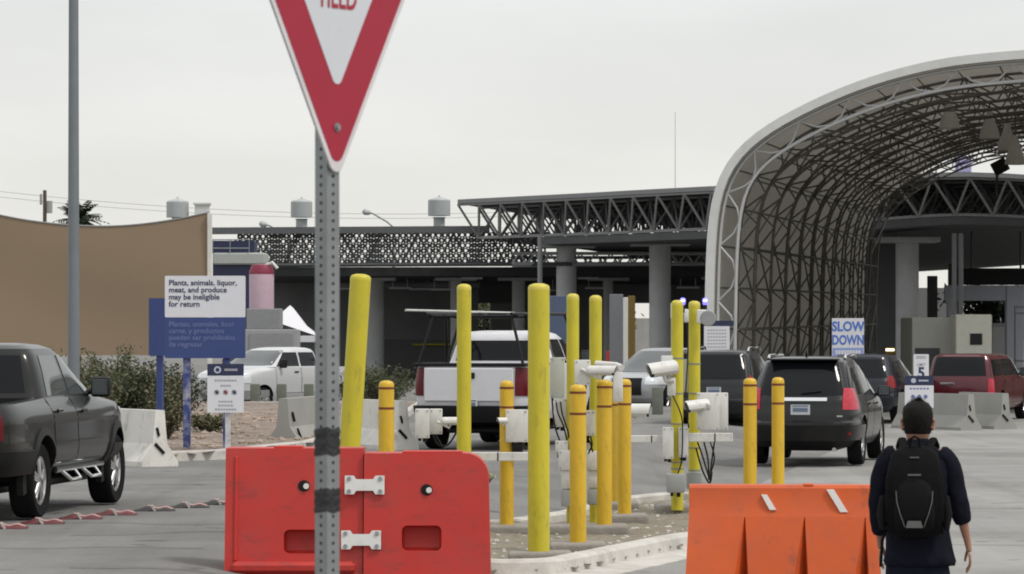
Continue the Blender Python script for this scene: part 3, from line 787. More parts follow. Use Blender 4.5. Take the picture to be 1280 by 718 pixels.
# --- dark SUV ahead to the left
g = G(915, 77)
s2, S2_ = vehicle('suv', 'dark grey SUV behind the twin camera posts, mostly hidden by white equipment boxes', 'SUV',
    (g.x, g.y, 0.05), 13.0, dict(sl=SUV, paint=P_DARK, tyre=.365, axles=(-1.40, 1.46), track=.79, tw=.24,
    side_win=[[(-1.98, 1.16), (-1.08, 1.12), (-1.1, 1.56), (-1.62, 1.56)], [(-1.0, 1.12), (-.06, 1.11), (-.1, 1.6), (-1.02, 1.57)], [(.02, 1.11), (1.05, 1.11), (.2, 1.58), (-.02, 1.6)]],
    rear_win=[(-.78, 1.13), (.78, 1.13), (.66, 1.64), (-.66, 1.64)], windshield=[(-.8, 1.13), (.8, 1.13), (.6, 1.64), (-.6, 1.64)],
    doors=[[(-1.02, .44), (-.06, .44), (-.06, 1.08), (-1.02, 1.08)], [(-.02, .44), (1.12, .44), (1.12, 1.08), (-.02, 1.08)]], handles=[(-.85, .98), (.2, .97)],
    tail=(.70, -2.05, .9, 1.2), mirror=(.82, 1.16), rbump=(.42, .66, .035, P_DARK), plate=(0, .88, .02)))
for sg in (-1, 1):
    MB().tube([(sg * .62, -1.65, 1.71), (sg * .62, -1.5, 1.79), (sg * .60, .0, 1.80), (sg * .60, .15, 1.72)], .025, 8).build('roof_rail', M_CHR, s2)

# --- car queueing ahead of the black SUV
g = G(1092, 86)
vehicle('suv', 'midnight blue SUV queueing ahead of the black SUV under the slow down sign', 'SUV', (g.x, g.y, .04), 15.0, dict(sl=[(a * .93, *r_) for a, *r_ in SUV], paint=P_NAVYC, tyre=.35, axles=(-1.40, 1.46), track=.78, tw=.24,
    side_win=[[(-1.98, 1.08), (-1.08, 1.04), (-1.1, 1.45), (-1.62, 1.45)], [(-1.0, 1.04), (-.06, 1.03), (-.1, 1.48), (-1.02, 1.46)], [(.02, 1.03), (1.05, 1.03), (.2, 1.47), (-.02, 1.48)]],
    rear_win=[(-.78, 1.06), (.78, 1.06), (.66, 1.5), (-.66, 1.5)], windshield=[(-.8, 1.05), (.8, 1.05), (.6, 1.5), (-.6, 1.5)],
    doors=[[(-1.02, .44), (-.06, .44), (-.06, 1.0), (-1.02, 1.0)], [(-.02, .44), (1.12, .44), (1.12, 1.0), (-.02, 1.0)]], handles=[(-.85, .9), (.2, .9)],
    tail=(.68, -2.0, .82, 1.1), mirror=(.82, 1.08), rbump=(.4, .6, .035, P_NAVYC), mirror_m=M_CHR))

# --- red SUV right
g = G(1212, 88)
rs, S = vehicle('suv', 'boxy red SUV with a black rear window behind the grey concrete barriers', 'SUV', (g.x + .25, g.y, .0), 21.0, dict(sl=BOXY, paint=P_RED, tyre=.35, axles=(-1.3, 1.33), track=.76, tw=.23,
    side_win=[[(-1.95, 1.13), (-1.15, 1.13), (-1.17, 1.52), (-1.88, 1.52)], [(-1.05, 1.13), (-.2, 1.13), (-.2, 1.53), (-1.05, 1.53)], [(-.1, 1.13), (.9, 1.13), (.5, 1.52), (-.1, 1.53)]],
    rear_win=[(-.78, 1.12), (.78, 1.12), (.70, 1.58), (-.70, 1.58)], windshield=[(-.78, 1.14), (.78, 1.14), (.66, 1.58), (-.66, 1.58)],
    doors=[[(-1.1, .46), (-.2, .46), (-.2, 1.09), (-1.1, 1.09)], [(-.16, .46), (.95, .46), (.95, 1.09), (-.16, 1.09)]], handles=[(-.9, 1.0), (.05, 1.0)],
    tail_m=M_TAIL2, tail=(.72, -2.0, .70, 1.05), head=(.5, 1.7, .8, 1.0), mirror=(.78, 1.2), mh=.22, rbump=(.45, .66, .04, M_BLK)))
MB().box((-.28, -2.21, .93), (.36, .012, .05), bev=.004).build('badge', M_CHR, rs)

# --- silver crew cab behind the signs
g = G(346, 103)
vehicle('pickup_truck', 'silver crew-cab pickup truck turned left behind the blue and white signs', 'pickup truck', (g.x, g.y, gz(g.x, g.y)), 214.0, dict(sl=F150, paint=paintm('paint_pale_silver', (0.56, 0.57, 0.58), metal=0.2), tyre=.41, axles=(-1.84, 1.84), track=.86, tw=.28, bed=(-2.86, -1.12, .8, .85),
    side_win=[[(-.78, 1.42), (.06, 1.42), (.02, 1.82), (-.7, 1.82)], [(.14, 1.42), (1.2, 1.42), (.62, 1.82), (.10, 1.82)]],
    rear_win=[(-.76, 1.46), (.76, 1.46), (.68, 1.80), (-.68, 1.80)], windshield=[(-.85, 1.44), (.85, 1.44), (.64, 1.87), (-.64, 1.87)],
    doors=[[(-.92, .66), (.08, .66), (.08, 1.39), (-.92, 1.39)], [(.12, .66), (1.28, .66), (1.28, 1.39), (.12, 1.39)]], handles=[(-.7, 1.26), (.34, 1.26)],
    tail=(.86, -2.84, .92, 1.32), head=(.6, 2.4, .95, 1.2), mirror=(1.05, 1.5), mh=.26, fbump=(.5, .75, .04, M_CHR), handle_m=M_BLK, sglass=M_GLASS))

# --- silver SUV facing us between the posts
g = G(822, 96)
gs, S = vehicle('suv', 'pale silver SUV facing the camera between the yellow posts with a black grille', 'SUV', (g.x, g.y, .02), 203.0, dict(sl=SUV, paint=P_SILV, tyre=.365, axles=(-1.40, 1.46), track=.79, tw=.24,
    side_win=[[(-1.98, 1.16), (-1.08, 1.12), (-1.1, 1.56), (-1.62, 1.56)], [(-1.0, 1.12), (-.06, 1.11), (-.1, 1.6), (-1.02, 1.57)], [(.02, 1.11), (1.05, 1.11), (.2, 1.58), (-.02, 1.6)]],
    rear_win=[(-.78, 1.13), (.78, 1.13), (.66, 1.64), (-.66, 1.64)], windshield=[(-.8, 1.11), (.8, 1.11), (.6, 1.66), (-.6, 1.66)],
    doors=[[(-1.02, .44), (-.06, .44), (-.06, 1.08), (-1.02, 1.08)], [(-.02, .44), (1.12, .44), (1.12, 1.08), (-.02, 1.08)]], handles=[(-.85, .98), (.2, .97)],
    head=(.5, 1.7, .78, .98), mirror=(.82, 1.16)))
b = MB(); surf_patch(b, lambda s, t: S.end(-.42 + .84 * s, .5 + .45 * t, True), 8, 3, .02); b.build('grille', M_BLK, gs)

# ================================================================== LARGE STRUCTURES
# --- membrane vault over the lanes: a plane square to the lane axis carries its end profile
VX, VY = 5.27, 95.0
def prof_a(px):
    k = (px - CX) / F
    return (k * VY - VX) / (CH + k * SH)
prof = []
for px, py in ((883, 505), (884, 430), (885.5, 340), (888, 285), (893, 248), (903, 218), (920, 192), (945, 169), (980, 147), (1030, 122), (1080, 102), (1130, 87), (1180, 76), (1230, 70), (1280, 66), (1340, 62), (1410, 60)):
    a = prof_a(px); d = VY - a * SH
    prof.append((a, CAM_H - (py - HY) / F * d))
prof[0] = (prof[0][0], 0.0)
ax_ = prof[-1][0]
prof = prof + [(2 * ax_ - a, z) for a, z in prof[-2::-1]]
def resample(pr, n):
    L_ = [0]
    for a, b in zip(pr, pr[1:]): L_.append(L_[-1] + math.dist(a, b))
    out = []
    for k in range(n + 1):
        s = L_[-1] * k / n; i = 0
        while i < len(pr) - 2 and L_[i + 1] < s: i += 1
        t = (s - L_[i]) / (L_[i + 1] - L_[i]); out.append((pr[i][0] + (pr[i + 1][0] - pr[i][0]) * t, pr[i][1] + (pr[i + 1][1] - pr[i][1]) * t))
    return out
def smooth2(pr, it=2):
    for _ in range(it):
        pr = [pr[0]] + [((a[0] + 2 * b[0] + c[0]) / 4, (a[1] + 2 * b[1] + c[1]) / 4) for a, b, c in zip(pr, pr[1:], pr[2:])] + [pr[-1]]
    return pr
NP = 96
prof = smooth2(resample(prof, NP), 2)
def offset_prof(pr, d):
    out = []
    for i, p in enumerate(pr):
        a, b = Vector(pr[max(i - 1, 0)]), Vector(pr[min(i + 1, len(pr) - 1)])
        t = (b - a).normalized(); out.append((p[0] + t.y * d, p[1] - t.x * d))      # inward for a left-to-right arch
    return out
VD = 64.0
def V3(a, z, t):
    z = z * (1 + .16 * t / VD)                     # the vault rises gently towards its far end
    return (a * CH + t * SH, -a * SH + t * CH, z)
vault = empty('arched_canopy', (VX, VY, 0), 0, 'large arched fabric canopy with white edge and dark trussed ribs over the lanes', 'canopy')
ip = offset_prof(prof, .18); op = offset_prof(prof, -.02)
b = MB()
b.loft([[V3(*op[i], .05), V3(*op[i], VD), V3(*ip[i], VD), V3(*ip[i], .05)] for i in range(NP + 1)])
b.build('membrane', M_FABR, vault, smooth=40)
b = MB()
o1, i1 = offset_prof(prof, -.06), offset_prof(prof, .17)
b.loft([[V3(*o1[i], -.22), V3(*o1[i], .10), V3(*i1[i], .10), V3(*i1[i], -.22)] for i in range(NP + 1)])
b.build('edge_band', M_VEDGE, vault, smooth=40)
c_out, c_in = offset_prof(prof, .26), offset_prof(prof, .74)
NR = 12
M_inner = []
for r_ in range(NR + 1):
    t = .12 + (VD - .3) * r_ / NR
    b = MB(); rad = .042 if r_ else .05
    b.tube([V3(*c_in[i], t) for i in range(0, NP + 1)], rad, 6)
    b.tube([V3(*c_out[i], t) for i in range(0, NP + 1)], rad, 6)
    step = 4 if r_ == 0 else 3
    for i in range(0, NP - 1, step):
        j, k = min(i + step // 2 + 1, NP), min(i + step, NP)
        if r_ == 0:   # bent U-shaped webs
            m0, m1 = i + 1, min(i + 3, NP)
            q = lambda w, u: tuple(c_out[w][m] * (1 - u) + c_in[w][m] * u for m in (0, 1))
            if k <= NP: b.tube([V3(*q(i, 0), t), V3(*q(m0, .75), t), V3(*q(min(i + 2, NP), 1), t), V3(*q(m1, .75), t), V3(*q(k, 0), t)], .032, 6)
        else:
            b.tube([V3(*c_out[i], t), V3(*c_in[j], t), V3(*c_out[k], t)], .03, 4)
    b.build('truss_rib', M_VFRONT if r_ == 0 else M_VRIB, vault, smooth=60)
for i in range(3, NP, 3):
    b = MB(); b.tube([V3(*c_in[i], .12), V3(*c_in[i], VD)], .028, 4)
    b.tube([V3(*c_out[i], .12), V3(*c_out[i], VD)], .024, 4)
    b.build('purlin', M_VRIB, vault, smooth=60)
for r_ in range(NR):
    t0, t1 = .12 + (VD - .3) * r_ / NR, .12 + (VD - .3) * (r_ + 1) / NR
    b = MB()
    for i in range(3, NP - 5, 10):
        j = i + 5; k = i + 10
        b.tube([V3(*c_in[i], t0), V3(*c_in[j], t1)], .028, 4)
        if k <= NP: b.tube([V3(*c_in[j], t1), V3(*c_in[k], t0)], .028, 4)
    b.build('bracing', M_VRIB, vault, smooth=60)
# lamps hung from the vault
M_LAMP = mat('lamp_housing', (0.60, 0.59, 0.55), 0.5)
for k, (px, py, d, lab) in enumerate(((1187, 150, 108, 'grey bell lamp hanging highest and farthest left under the arched canopy'), (1237, 163, 116, 'grey bell lamp hanging second from the left under the arched canopy'),
                                      (1259, 178, 122, 'grey bell lamp hanging third from the left under the arched canopy'), (1269, 195, 118, 'grey bell lamp hanging lowest near the right end under the arched canopy'))):
    q = P(px, py, d); l = empty('bell_lamp', q, 0, lab, 'lamp', 'bell lamps hung from the arched canopy'); s = d / 128.0
    MB().lathe([(.02, .75 * s), (.10 * s, .72 * s), (.12 * s, .55 * s), (.16 * s, .42 * s), (.34 * s, -.05 * s), (.38 * s, -.30 * s), (.36 * s, -.32 * s), (.30 * s, -.08 * s), (.1 * s, .3 * s)], 24).build('shade', M_LAMP, l)
    MB().cyl((0, 0, .7 * s), (0, 0, 1.7 * s), .03).build('hanger', M_VRIB, l)
q = P(1250, 217, 130)
fl = empty('floodlight', q, 0, 'black square floodlight tilted on the roof edge behind the arch', 'floodlight')
MB().box((0, 0, .25), (.55, .35, .5), rot=Matrix.Rotation(R(-28), 4, 'Y'), bev=.03).build('housing', M_BLK, fl)
MB().tube([(-.15, 0, -.9), (-.1, 0, 0)], .05, 8).build('bracket', M_STEELD, fl)

# --- space-frame roof
sf = empty('space_frame_canopy', (0, 170, 0), 0, 'long dark flat roof on a grey space-frame truss behind the arch', 'canopy')
def loc(v): return Vector(v) - Vector((0, 170, 0))
top_px = [(572, 252.5, 176), (650, 248.5, 172), (730, 244.5, 168), (810, 240, 164), (890, 236, 161), (985, 230, 161), (1075, 226, 162), (1110, 223.5, 162), (1170, 218.5, 162), (1230, 218.5, 162), (1290, 222, 162), (1400, 230, 162)]
topP = [loc(P(*p)) for p in top_px]
def lerp_poly(pl, n):
    L_ = [0]
    for a, b in zip(pl, pl[1:]): L_.append(L_[-1] + (b - a).length)
    out = []
    for k in range(n + 1):
        s = L_[-1] * k / n; i = 0
        while i < len(pl) - 2 and L_[i + 1] < s: i += 1
        out.append(pl[i].lerp(pl[i + 1], (s - L_[i]) / (L_[i + 1] - L_[i])))
    return out
NB = 22
T0 = lerp_poly(topP, NB)
back = Vector((11.0, 50.0, 0.0))
b = MB()
kb = lambda i: (.45, .5, .6, .8, 1.1)[min(i, 4)]
b.loft([[p + Vector((0, 0, .08)), p + back * kb(i) + Vector((0, 0, .08)), p + back * kb(i) + Vector((0, 0, -.10)), p + Vector((0, .05, -.10))] for i, p in enumerate(T0)])
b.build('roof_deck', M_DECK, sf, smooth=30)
b = MB(); b.loft([[p + Vector((0, -.12, .11)), p + Vector((0, 0, .11)), p + Vector((0, 0, -.10)), p + Vector((0, -.12, -.10))] for p in T0]); b.build('roof_fascia', M_FASC, sf, smooth=30)
DZ = 1.75
b = MB()
def row(t, half): # node rows of the space frame
    return [p + back * t for p in T0], [T0[i].lerp(T0[i + 1], .5) + back * (t + half) - Vector((0, 0, DZ)) for i in range(NB)]
rows = [row(t, .045) for t in (0.002, .092, .184, .276, .368)]
for ri, (tp, bt) in enumerate(rows):
    rad = .075 if ri < 2 else .06
    for i in range(NB):
        b.tube([tp[i] - Vector((0, 0, .14)), tp[i + 1] - Vector((0, 0, .14))], rad, 5)
        for q in (tp[i], tp[i + 1]): b.tube([q - Vector((0, 0, .14)), bt[i]], rad * .85, 5)
        if i < NB - 1: b.tube([bt[i], bt[i + 1]], rad, 5)
        if ri < len(rows) - 1:
            n_t = rows[ri + 1][0]
            for q in (n_t[i], n_t[i + 1]): b.tube([q - Vector((0, 0, .14)), bt[i]], rad * .8, 5)
            b.tube([bt[i], rows[ri + 1][1][i]], rad, 5)
b.build('space_frame', M_TRUSS, sf, smooth=60)
b = MB()
s0 = rows[0][1]
b.loft([[p + Vector((0, .0, -.10)), p + back * 1.6 + Vector((0, 0, -.10)), p + back * 1.6 + Vector((0, 0, -.6)), p + Vector((0, .0, -.45))] for p in s0[3:]])
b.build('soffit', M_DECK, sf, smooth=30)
for px, w, d in ((708, 25, 178), (825, 27, 174), (1134, 29, 168), (1330, 29, 166)):
    top = 6.55
    x = (px - CX) / F * d; r_ = w / F * d / 2
    c = MB()
    c.cyl((x, d - 170, 0), (x, d - 170, top), r_, n=28).box((x, d - 170, top + .12), (2.9, 2.4, .26), bev=.03)
    c.build('column', M_COLM, sf)
b = MB()                                     # conduit and downpipes
for px, d in ((675, 170), (1193, 165), (1201, 165)):
    x = (px - CX) / F * d; MB().cyl((x, d - 170, 2.5), (x, d - 170, 6.9), .12, n=8).build('downpipe', M_FASC, sf)

# --- lower building to the left with its pierced parapet
lb = empty('inspection_building', (0, 185, 0), 0, 'low dark inspection hall with a pierced lattice parapet along its roof', 'building')
def l2(px, py, d): return P(px, py, d) - Vector((0, 185, 0))
dA, dB = 182, 178
b = MB()
p0, p1 = l2(262, 289, dA), l2(612, 287, dB)
b.loft([[p + Vector((0, -.15, .18)), p + Vector((0, .5, .18)), p + Vector((0, .5, -.16)), p + Vector((0, -.15, -.16))] for p in (p0, p1)])
b.build('parapet_cap', mat('cap_dark', (0.11, 0.113, 0.118), 0.7), lb)
b = MB()
x0, x1 = l2(293, 0, dA).x, l2(690, 0, dB).x
zt, zb = 7.36, 5.78
nx, nz = 54, 6; cw = (x1 - x0) / nx; chh = (zt - zb) / nz; rnd = random.Random(11)
for j in range(nz):
    for i in range(nx):
        cx = x0 + (i + .5 + (.5 if j % 2 else 0)) * cw; cz = zb + (j + .5) * chh
        if i >= nx - 1: continue
        cy = -3 - 4.0 * (cx - x0) / (x1 - x0)
        if (i % 17) in (6, 7) and j > -1:
            hole = .10
        else: hole = rnd.choice((.34, .42, .48, .55, .6, .25))
        jx = rnd.uniform(.65, 1.15); jo = rnd.uniform(-.08, .08)
        O = []; H = []; O2 = []; H2 = []
        for k in range(12):
            a = 2 * PI * k / 12
            sx_ = max(-1, min(1, 1.25 * math.cos(a))); sz_ = max(-1, min(1, 1.25 * math.sin(a)))
            ox, oz = cx + sx_ * cw * .5, cz + sz_ * chh * .5
            hx, hz = cx + math.cos(a) * cw * .42 * hole * jx + jo * cw, cz + math.sin(a) * chh * .55 * hole
            O.append((ox, cy, oz)); H.append((hx, cy, hz)); H2.append((hx, cy + .06, hz)); O2.append((ox, cy + .06, oz))
        ro = [[b.bm.verts.new(p) for p in q] for q in (O, H, H2, O2)]
        b._skin(ro, caps=False)
b.build('lattice_parapet', M_STEELD, lb, smooth=0)
b = MB()
for px in (300, 352, 405, 455, 500, 545, 590, 620):
    x = l2(px, 0, 181).x
    b.tube([(x, -3.8, 5.7), (x + .9, -3.8, 7.4)], .05, 5); b.tube([(x + .9, -3.8, 7.4), (x + 1.8, -3.8, 5.7)], .05, 5)
b.tube([(x0, -3.9, 5.72), (x1 + 1, -7.6, 5.72)], .11, 6)
b.build('parapet_brace', M_STEELD, lb)
b = MB()
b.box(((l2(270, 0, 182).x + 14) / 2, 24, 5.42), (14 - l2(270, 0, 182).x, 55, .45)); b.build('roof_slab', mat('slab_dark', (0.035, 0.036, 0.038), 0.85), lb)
b = MB()
xl, xr = l2(335, 0, 190).x, l2(1000, 0, 200).x
wall = lambda pa, pb, y, z0, z1: b.box(((pa + pb) / 2, y, (z0 + z1) / 2), (pb - pa, .3, z1 - z0))
gp = lambda px, d: (px - CX) / F * d
wall(gp(280, 205), gp(598, 205), 20, 0, 5.2)
wall(gp(652, 210), gp(757, 210), 25, 0, 5.2)
wall(gp(840, 214), gp(1010, 214), 29, 0, 5.2)
wall(gp(598, 211), gp(840, 211), 25.5, 4.05, 5.2)
b.build('back_wall', mat('hall_wall_grey', (0.20, 0.20, 0.205), 0.85, var=0.15, scale=0.5), lb)
b = MB()
for px, w in ((469, 22), (170 + 400, 14), (760, 12), (648, 16)):
    d = 188; r_ = w / F * d / 2; x = gp(px, d)
    b = MB(); b.cyl((x, 3, 0), (x, 3, 5.2), r_, n=24).box((x, 3, 5.12), (2.2, 1.6, .16), bev=.02); b.build('column', M_COLM, lb)
b = MB()
for px in (285, 590, 735, 890):
    x = gp(px, 186); b.box((x, 1, 5.14), (1.1, .4, .1))
b.build('soffit_lamp', M_PANW, lb)
b = MB(); b.box((gp(528, 195), 10, .95), (gp(575, 195) - gp(480, 195), .2, 1.9)); b.build('low_wall', mat('low_wall_grey', (0.11, 0.11, 0.112), 0.8), lb)
b = MB(); b.cyl((gp(515, 194), 9.6, 1.62), (gp(575, 194), 9.6, 1.62), .05); b.build('guard_rail', M_YEL, lb)
for yy, o_ in ((-7.2, 0), (2.0, .6)):
    b = MB()
    xa, xb = l2(640, 0, 178).x, l2(905, 0, 178).x
    b.tube([(xa, yy, 6.26), (xb, yy, 6.26)], .09, 5); b.tube([(xa, yy, 5.74), (xb, yy, 5.74)], .10, 5)
    n_ = 14
    for k in range(n_):
        x_ = xa + (xb - xa) * k / n_ + o_; w_ = (xb - xa) / n_
        b.tube([(x_, yy, 5.74), (x_ + w_ / 2, yy, 6.26), (x_ + w_, yy, 5.74)], .06, 4)
    b.build('lower_truss', M_TRUSS, lb, smooth=60)
MB().box(((l2(690, 0, 200).x + l2(905, 0, 200).x) / 2, 16, 5.98), (l2(905, 0, 200).x - l2(690, 0, 200).x, .3, .50)).build('rear_beam', M_STEELD, lb)
# things under the roof of the hall: hanging lamps, ducts, a service gantry
for px, z_, d_ in ((500, 4.7, 192), (525, 4.7, 196), (552, 4.6, 190), (430, 4.7, 194), (700, 4.6, 194), (745, 4.7, 192), (860, 4.7, 190)):
    x_ = gp(px, d_) if 'gp' in globals() else (px - CX) / F * d_
    MB().box((x_, d_ - 185, z_), (1.2, .25, .1)).cyl((x_ - .4, d_ - 185, z_), (x_ - .4, d_ - 185, 5.2), .015, n=4).cyl((x_ + .4, d_ - 185, z_), (x_ + .4, d_ - 185, 5.2), .015, n=4).build('strip_lamp', M_PANW, lb)
MB().tube([((420 - CX) / F * 193, 8, 4.9), ((600 - CX) / F * 193, 8, 4.9)], .18, 10).build('duct', M_FASC, lb)
# rooftop ventilators
M_VENT = mat('ventilator_grey', (0.36, 0.385, 0.385), 0.5, var=0.06)
for px, py, w, neck, lab in ((222, 262, 28, 10, 'grey drum roof ventilator above the tan screen with a bird-like finial'), (377, 262, 27, 22, 'grey drum roof ventilator just left of the perforated sign post'), (549, 260, 28, 22, 'grey drum roof ventilator left of the space-frame roof')):
    d = 186; q = P(px, py + 10 + neck - 6, d); v = empty('roof_ventilator', q, 0, lab, 'ventilator', 'drum ventilators on the low roof'); s = d / F
    MB().lathe([(.30, -.3), (.30, .55), (.36, .6)], 20).build('neck', M_VENT, v)
    zb_ = (neck - 6) * s
    MB().lathe([(w * .5 * s, zb_), (w * .5 * s, zb_ + 19 * s), (w * .46 * s, zb_ + 20.5 * s), (w * .2 * s, zb_ + 22.5 * s), (.05, zb_ + 24 * s), (.04, zb_ + 25.5 * s)], 24).build('drum', M_VENT, v)
q = P(253, 275, 186); v = empty('roof_ventilator', q, 0, 'square white rooftop vent at the right corner of the tan screen', 'ventilator', 'drum ventilators on the low roof')
MB().box((0, 0, .4), (.75, .75, .8), bev=.03).box((0, 0, .84), (.9, .9, .1)).build('casing', M_BOX, v)

q = P(1204, 213, 172); v = empty('rooftop_unit', q, 0, 'pale violet rooftop unit glimpsed under the far rim of the arch', 'rooftop unit')
MB().box((0, 0, .25), (.75, .6, .75), bev=.04).box((-.1, 0, .72), (.4, .4, .2), bev=.02).build('casing', mat('unit_violet', (0.40, 0.38, 0.62), 0.6), v)
# --- tan shade-cloth screen
scr = empty('shade_screen', P(130, 470, 76), 0, 'tall tan shade-cloth screen with a sagging top edge on the left', 'screen')
scr.location.z = 0
bx = scr.location.x
def topz(px): return CAM_H - ((px < 131 and 283 - 14 * ((131 - px) / 131) ** 2 or 283 - 17.5 * max(0, (px - 131) / 131) ** 1.8) - HY) / F * 76
pxs = frange(-190, 262, 60); A = []; 
for px in pxs:
    x = gp(px, 76) - bx; yy = .03 * math.sin(px * .02)
    zt_ = topz(px) if px >= 0 else topz(0) + (0 - px) * .004
    A.append([(x, yy + .05 * math.sin(PI * k / 8) * math.sin(px * .012 + .4 * k), 1.68 + (zt_ - 1.68) * k / 8) for k in range(9)] + [(x, yy + .02 + .05 * math.sin(PI * k / 8) * math.sin(px * .012 + .4 * k), 1.68 + (zt_ - 1.68) * k / 8) for k in range(8, -1, -1)])
MB().loft(A).build('cloth', M_SHADE, scr, smooth=60)
MB().box((gp(262.5, 76) - bx, -.07, 2.37), (.10, .10, 4.75), bev=.01).build('post', M_WPOST, scr)
MB().box((gp(-190, 76) - bx, 0, 2.5), (.10, .10, 5.0), bev=.01).build('post', M_WPOST, scr)
MB().tube([A[i][8] for i in range(len(A))], .02, 6).build('edge_cable', M_GALV, scr)

# --- tall lamp pole
g = G(92, 57.5, .1)
lp = empty('lamp_pole', g, 0, 'tall grey steel pole rising out of the picture in front of the tan screen', 'pole')
MB().tube([(0, 0, 0), (0, 0, 4), (0, 0, 10.5)], [.105, .09, .07], 20).build('shaft', M_POLE, lp)
MB().box((0, 0, .03), (.4, .4, .06), bev=.01).cyl((0, 0, .05), (0, 0, .2), .14, .11, n=20).build('base_plate', M_POLE, lp)
MB().tube([(0, 0, 10.4), (.6, 0, 10.8), (2.0, 0, 11.0)], .05, 8).box((2.3, 0, 10.98), (.8, .3, .14), bev=.05).build('lamp_arm', M_POLE, lp)

# street lamps and poles far behind
for px, py, px2, d, lab in ((328, 281, 362, 215, 'cobra-head street lamp left of the perforated post above the low roof'), (457, 266, 492, 215, 'cobra-head street lamp right of the perforated post above the low roof')):
    x = gp(px2, d); zt_ = P(0, py, d).z; l = empty('street_lamp', (x, d, 0), 0, lab, 'street lamp', 'cobra-head lamps behind the building'); dx = gp(px, d) - x
    MB().tube([(0, 0, 0), (0, 0, zt_ - .9), (dx * .25, 0, zt_ - .55), (dx * .75, 0, zt_ - .05), (dx * .9, 0, zt_)], [.1, .07, .05, .045, .04], 8).build('mast', M_GALV, l)
    MB().tube([(dx * .8, 0, zt_ - .02), (dx * .88, 0, zt_), (dx * 1.05, 0, zt_ + .05), (dx * 1.12, 0, zt_ + .02)], [.06, .16, .20, .06], 10).build('lamp_head', M_VENT, l)
x = gp(56, 230); up = empty('utility_pole', (x, 230, 0), 0, 'dark wooden utility pole with equipment behind the tan screen', 'utility pole')
zt_ = P(0, 238, 230).z
MB().tube([(0, 0, 0), (0, 0, zt_)], [.16, .12], 8).build('shaft', mat('pole_wood', (0.09, 0.07, 0.055), 0.9), up)
MB().cyl((.3, 0, zt_ - 1.5), (.3, 0, zt_ - .7), .2).box((-.25, 0, zt_ - .6), (.15, .1, .7)).build('transformer', M_BOXG, up)
x = gp(844, 420); am = empty('antenna_mast', (x, 420, 0), 0, 'very thin pale antenna mast against the sky left of the arch', 'mast')
MB().tube([(0, 0, 0), (0, 0, P(0, 140, 420).z)], [.10, .035], 6).build('shaft', mat('mast_pale', (0.5, 0.5, 0.5), 0.5), am)
b = MB()
for (pa, ya, pb, yb, d, sag) in ((-30, 236, 700, 263, 260, .9), (-30, 243, 700, 268, 262, .9)):
    a, c = P(pa, ya, d), P(pb, yb, d)
    b.tube([a.lerp(c, t) - Vector((0, 0, sag * 4 * t * (1 - t))) for t in frange(0, 1, 20)], .018, 4)
tag(b.build('power_lines', mat('wire_pale', (0.35, 0.35, 0.35), 0.6)), 'two faint power lines crossing the sky behind the low roof', 'power line')

# --- plants
def leafmat(n, c): return mat(n, c, 0.7, var=0.35, scale=9, spec=0.2)
M_LEAF = leafmat('leaf_olive', (0.085, 0.098, 0.05)); M_LEAF2 = leafmat('leaf_dry', (0.145, 0.135, 0.08)); M_LEAF3 = leafmat('leaf_dark', (0.035, 0.048, 0.026))
M_STEM = mat('stem_brown', (0.08, 0.06, 0.045), 0.9)
def bush(x, y, z, w, h, n, label, mats, leaf=.045, dens=1.0, group='shrubs along the fence', seed=1):
    rnd = random.Random(seed)
    r0 = empty('shrub', (x, y, z), 0, label, 'shrub', group)
    bl, bs = MB(), MB()
    for k in range(n):
        a = rnd.uniform(0, 2 * PI); lean = rnd.uniform(.05, .95) ** .8; hh = h * rnd.uniform(.55, 1.05) * (1 - .35 * lean)
        tip = Vector((math.cos(a) * lean * w / 2, math.sin(a) * lean * w / 2, hh)); mid = tip * .5 + Vector((0, 0, hh * .12))
        bs.tube([(0, 0, 0), mid, tip], [.014, .009, .004], 4)
        m = int(70 * dens)
        for q in range(m):
            t = rnd.uniform(.15, 1.05) ** .7; base = (mid * (2 * t) if t < .5 else mid.lerp(tip, 2 * t - 1))
            p = base + Vector((rnd.gauss(0, .07), rnd.gauss(0, .07), rnd.gauss(0, .07))) * (w * .6)
            if p.z < 0.02: continue
            s = leaf * rnd.uniform(.6, 1.4); ax1 = Vector((rnd.gauss(0, 1), rnd.gauss(0, 1), rnd.gauss(0, .7) + .4)).normalized(); ax2 = ax1.orthogonal().normalized()
            ax2.rotate(Matrix.Rotation(rnd.uniform(0, 6.28), 3, ax1))
            bl.quad(p, p + ax1 * s + ax2 * s * .38, p + ax1 * s * 2, p + ax1 * s - ax2 * s * .38, mi=(1 if rnd.random() < .3 else 0) if len(mats) > 1 else 0)
    bl.build('foliage', mats, r0, smooth=0); bs.build('stem', M_STEM, r0)
    return r0
gzb = .34
shr = [(112, 61, 1.6, 1.5, [M_LEAF, M_LEAF2], 'tall olive shrub beside the lamp pole base under the tan screen'), (138, 63, 1.7, 1.55, [M_LEAF, M_LEAF3], 'dense green shrub under the middle of the tan screen'),
       (163, 62, 1.5, 1.3, [M_LEAF3, M_LEAF], 'dark low shrub above the white concrete barrier'), (187, 62, 1.6, 1.35, [M_LEAF3, M_LEAF2], 'dark shrub left of the blue sign post'),
       (210, 60, 1.2, 1.0, [M_LEAF2, M_LEAF3], 'small dark shrub at the foot of the blue sign'), (262, 64, .8, .35, [M_LEAF2, M_LEAF], 'small dry shrub between the two sign posts'),
       (455, 84, 1.8, 1.15, [M_LEAF, M_LEAF2], 'green shrub directly right of the leaning yellow bollard'), (482, 88, 1.8, 1.0, [M_LEAF, M_LEAF3], 'green shrub left of the white pickup truck tailgate')]
